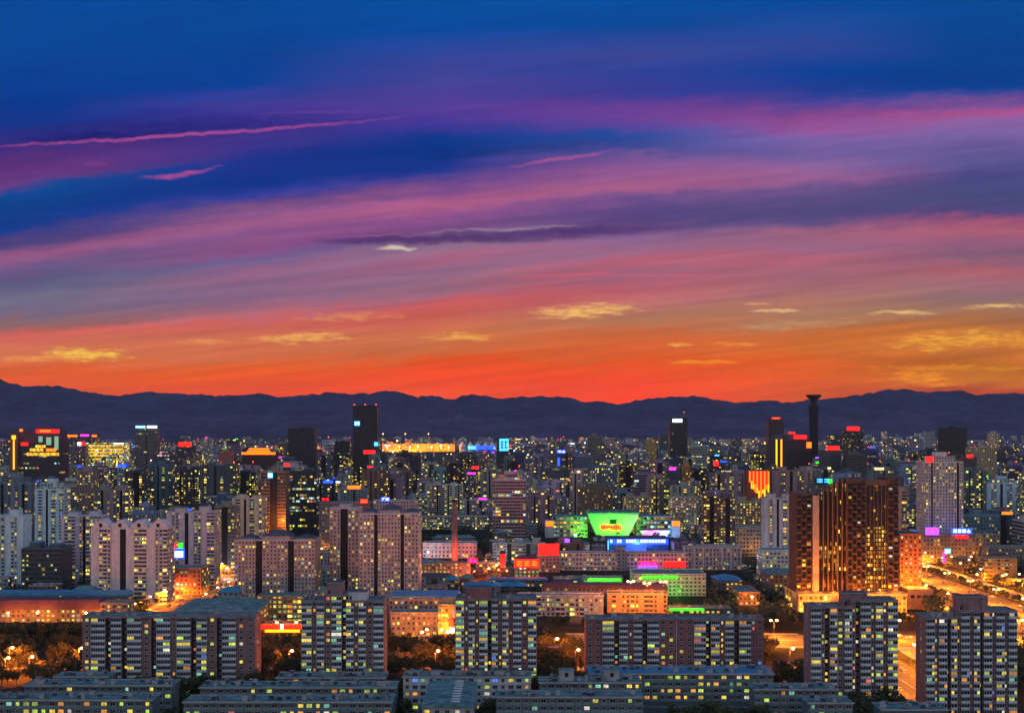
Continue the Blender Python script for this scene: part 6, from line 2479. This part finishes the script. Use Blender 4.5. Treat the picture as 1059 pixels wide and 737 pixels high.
def tree(x, D, h, where, kinds=(0, 1, 3, 4, 2, 5), r=None, force=False, pad=1.2):
    if not force and not free(x - 1, x + 1, D - 1, D + 1, pad):
        return None
    i = rng.choice(kinds)
    px = x * F / D + PX0
    if D > 770:
        FAR_TREES.append((x, D, min(h, maxh(px - 2, px + 2, D))))
        return None
    k = h / (16.5 if i in (2, 5) else 13.0 if i < 2 else 12.0)
    half = 5 * k * F / D
    mh = maxh(px - half * .5, px + half * .5, D)
    if mh < h:
        h, k = mh, k * mh / h
        if h < 4.5:
            return None
    o = copy_tree(TP[i])
    o.location = (x, D, 0)
    s = k * rng.uniform(.92, 1.08)
    o.scale = (s * rng.uniform(.9, 1.15), s * rng.uniform(.9, 1.15), s)
    o.rotation_euler = (0, 0, rng.uniform(0, 6.28))
    TREES.append((o, where, PHR[i], px, D))
    FOOT.append((x - .7, x + .7, D - .7, D + .7))
    return o


def grove(where, p0, p1, D0, D1, n, h0, h1, kinds=(0, 1, 3, 4, 2, 5), pad=1.2):
    for _ in range(n):
        D = rng.uniform(D0, D1)
        tree(WX(rng.uniform(p0, p1), D), D, rng.uniform(h0, h1), where, kinds, pad=pad)


rng = random.Random(55)
# dark trees in front of the brick slabs
grove('in front of the long brown slab', 90, 275, 530, 556, 37, 10, 15)
grove('in front of the two-winged brick tower', 275, 420, 528, 541, 25, 13, 18)
grove('before the red brick tower', 420, 560, 531, 541, 25, 13, 17)
grove('left of the dark red brick slab', 556, 606, 512, 560, 31, 12, 17)
grove('under the dark red brick slab', 700, 830, 470, 505, 37, 12, 17)
grove('at the foot of the tower by the hotel', 800, 930, 480, 514, 37, 10, 15)
grove('at the foot of the rightmost tower', 930, 1062, 465, 502, 43, 10, 15)
grove('between the stepped walk-ups and the skylight roof', 395, 440, 455, 505, 20, 11, 15)
grove('right of the skylight roof', 490, 515, 460, 512, 12, 10, 14)
grove('between the two teal walk-up groups', 155, 195, 462, 520, 20, 10, 15)
grove('behind the bottom left walk-up', 0, 120, 484, 514, 31, 9, 13)
grove('along the bottom edge at right', 660, 840, 440, 468, 25, 11, 15)
# park at the left edge, orange lit from its lamps
grove('in the dark clump behind the left park', -20, 90, 690, 742, 66, 13, 16, (2, 5, 0, 1))
grove('in the lamplit park at far left', -20, 86, 578, 620, 37, 8, 12)
grove('along the far side of the park street', -20, 86, 631, 684, 37, 9, 12)
grove('by the west avenue corner', 128, 165, 735, 768, 20, 12, 16)
grove('in the lamplit gap right of the brown slab', 265, 313, 578, 620, 20, 9, 12)
grove('beyond the park street in the lamplit gap', 262, 330, 631, 715, 37, 9, 12)
grove('in the middle gap between the two brick towers', 398, 475, 578, 620, 31, 9, 12)
grove('deep in the middle gap between the two brick towers', 395, 475, 631, 690, 57, 10, 13)
grove('in the gap left of the dark red slab', 553, 610, 574, 620, 25, 9, 13)
grove('behind the gap left of the dark red slab', 550, 625, 631, 760, 66, 9, 13)
grove('in front of the orange end block', 570, 640, 760, 790, 32, 8, 11)
grove('left of the lamplit hotel square', 790, 836, 560, 612, 25, 8, 11)
grove('along the park street behind the dark red slab', 620, 800, 631, 684, 57, 9, 12)
grove('between the towers at right', 926, 952, 528, 610, 17, 8, 11)
grove('east of the rightmost tower', 1045, 1075, 560, 690, 17, 8, 11)
grove('beside the brick annex', 953, 975, 800, 850, 16, 9, 12)
for i in range(17):
    tree(404 + rng.uniform(-1, 1), 745 + i * 22, rng.uniform(7, 10), 'along the east side of the broad avenue', force=True)
    if i > 5:
        tree(305 + rng.uniform(-1, 1), 745 + i * 22, rng.uniform(6, 9), 'along the west side of the broad avenue', force=True)
for i in range(60):
    for q in (331, 377):
        if i % 7:
            tree(q + rng.uniform(-.8, .8), 772 + i * 7.5, rng.uniform(4.6, 7), 'on the planted strips of the broad avenue', force=True)
for i in range(14):
    tree(-264 + rng.uniform(-1, 1), 760 + i * 20, rng.uniform(6, 9), 'along the left side of the west avenue', force=True)
    tree(-214 + rng.uniform(-1, 1), 800 + i * 20, rng.uniform(6, 9), 'along the right side of the west avenue', force=True)
grove('below the twin grey towers', 330, 434, 760, 812, 34, 9, 13)
grove('in front of the boiler house', 425, 500, 1030, 1160, 22, 8, 12)
grove('between the boiler house and the museum', 495, 570, 1150, 1380, 60, 9, 13)
grove('left of the green museum', 520, 565, 1380, 1480, 26, 9, 14)
grove('right of the green museum', 695, 735, 1150, 1380, 40, 10, 15)
grove('round the school buildings', 560, 760, 960, 1050, 40, 8, 11)
grove('between the pilaster block and the checkered hotel', 752, 822, 860, 1100, 60, 9, 14)
grove('around the orange brick house', 730, 830, 740, 860, 30, 8, 12)
grove('between the avenue and the orange flats', 1000, 1070, 1000, 1120, 30, 8, 11)
grove('beyond the peach tower', 995, 1070, 1150, 1400, 60, 9, 13)
grove('among the left towers', 0, 330, 800, 1150, 60, 8, 12)
grove('by the white billboard', 175, 245, 900, 1080, 60, 8, 12)
grove('east of the avenue', 985, 1075, 800, 1000, 120, 7, 10)
grove('everywhere', -20, 1080, 770, 1150, 520, 7, 12)
grove('everywhere', -20, 1080, 770, 900, 260, 7, 11)
for p in TP:
    drop(p)


def far_trees():
    """tree cover between the houses of the middle distance, too many to count"""
    r = random.Random(9)
    vs, fs, tint = [], [], []
    spots = []
    n = 0
    while n < 1500:
        D = r.uniform(1150, 3200)
        x = r.uniform(-.47, .47) * D
        if not free(x - 3, x + 3, D - 3, D + 3, 1):
            n += .3
            continue
        n += 1
        spots.append((x, D, r.uniform(7, 12)))
    for (x, D, h) in spots + FAR_TREES:
        if h < 3:
            continue
        tn = r.random()
        for k in range(46):
            d = Vector((r.gauss(0, 1), r.gauss(0, 1), r.gauss(0, 1))).normalized() * r.uniform(.5, 1.0)
            c = Vector((x + d.x * h * .42, D + d.y * h * .42, h * .58 + d.z * h * .42))
            a = Vector((r.gauss(0, 1), r.gauss(0, 1), r.gauss(0, .6))).normalized()
            b = a.orthogonal().normalized()
            i = len(vs)
            s = r.uniform(.7, 1.5)
            vs += [tuple(c - a * s), tuple(c + b * s * .7), tuple(c + a * s), tuple(c - b * s * .7)]
            fs.append((i, i + 1, i + 2, i + 3))
            tint += [max(0, min(1, tn * .6 + r.uniform(0, .4)))] * 4
    me = bpy.data.meshes.new('distant_foliage')
    me.from_pydata(vs, [], fs)
    at = me.attributes.new('tint', 'FLOAT', 'POINT')
    at.data.foreach_set('value', tint)
    me.materials.append(M_LEAF)
    tag(link('distant_foliage', me), kind='stuff')


far_trees()


# ------------------------------------------------------------------ labels for the ordinary towers and the trees
def auto_labels():
    by = {}
    for (o, cw_, kw, px, D, pw) in FILL:
        m = min(MARKS, key=lambda q: abs(q[1] - px) + (0 if abs(q[2] - D) < 700 else 40))
        side = 'left of' if px < m[1] else 'right of'
        depth = 'nearer than' if D < m[2] - 40 else 'beyond' if D > m[2] + 40 else 'level with'
        by.setdefault((cw_, kw, m[0], side, depth), []).append((abs(px - m[1]), o))
    for (cw_, kw, mk, side, depth), l in by.items():
        l.sort(key=lambda q: q[0])
        for i, (_d, o) in enumerate(l):
            where = {'nearer than': 'nearer', 'beyond': 'farther off', 'level with': 'beside it'}[depth]
            o['label'] = ('%s %s %s %s, %s' % (cw_, kw, 'left of' if side == 'left of' else 'right of', mk, where)) if len(l) == 1 else \
                ('%s %s %s %s %s, %s' % (ordinal(i + 1), cw_, kw, 'left of' if side == 'left of' else 'right of', mk, where))
            o['category'] = kw
            o['group'] = {'apartment tower': 'apartment towers of the middle distance', 'apartment slab': 'apartment slabs of the middle distance',
                          'office tower': 'office towers of the middle distance', 'low house': 'low houses between the towers'}[kw]
    tb = {}
    for (o, where, ph_, px, D) in TREES:
        tb.setdefault((where, ph_), []).append((px, o))
    for (where, ph_), l in tb.items():
        l.sort(key=lambda q: q[0])
        for i, (_p, o) in enumerate(l):
            o['label'] = ('%s %s tree %s, from left' % (ordinal(i + 1), ph_, where)) if len(l) > 1 else '%s tree %s' % (ph_, where)
            o['group'] = 'trees ' + where


auto_labels()
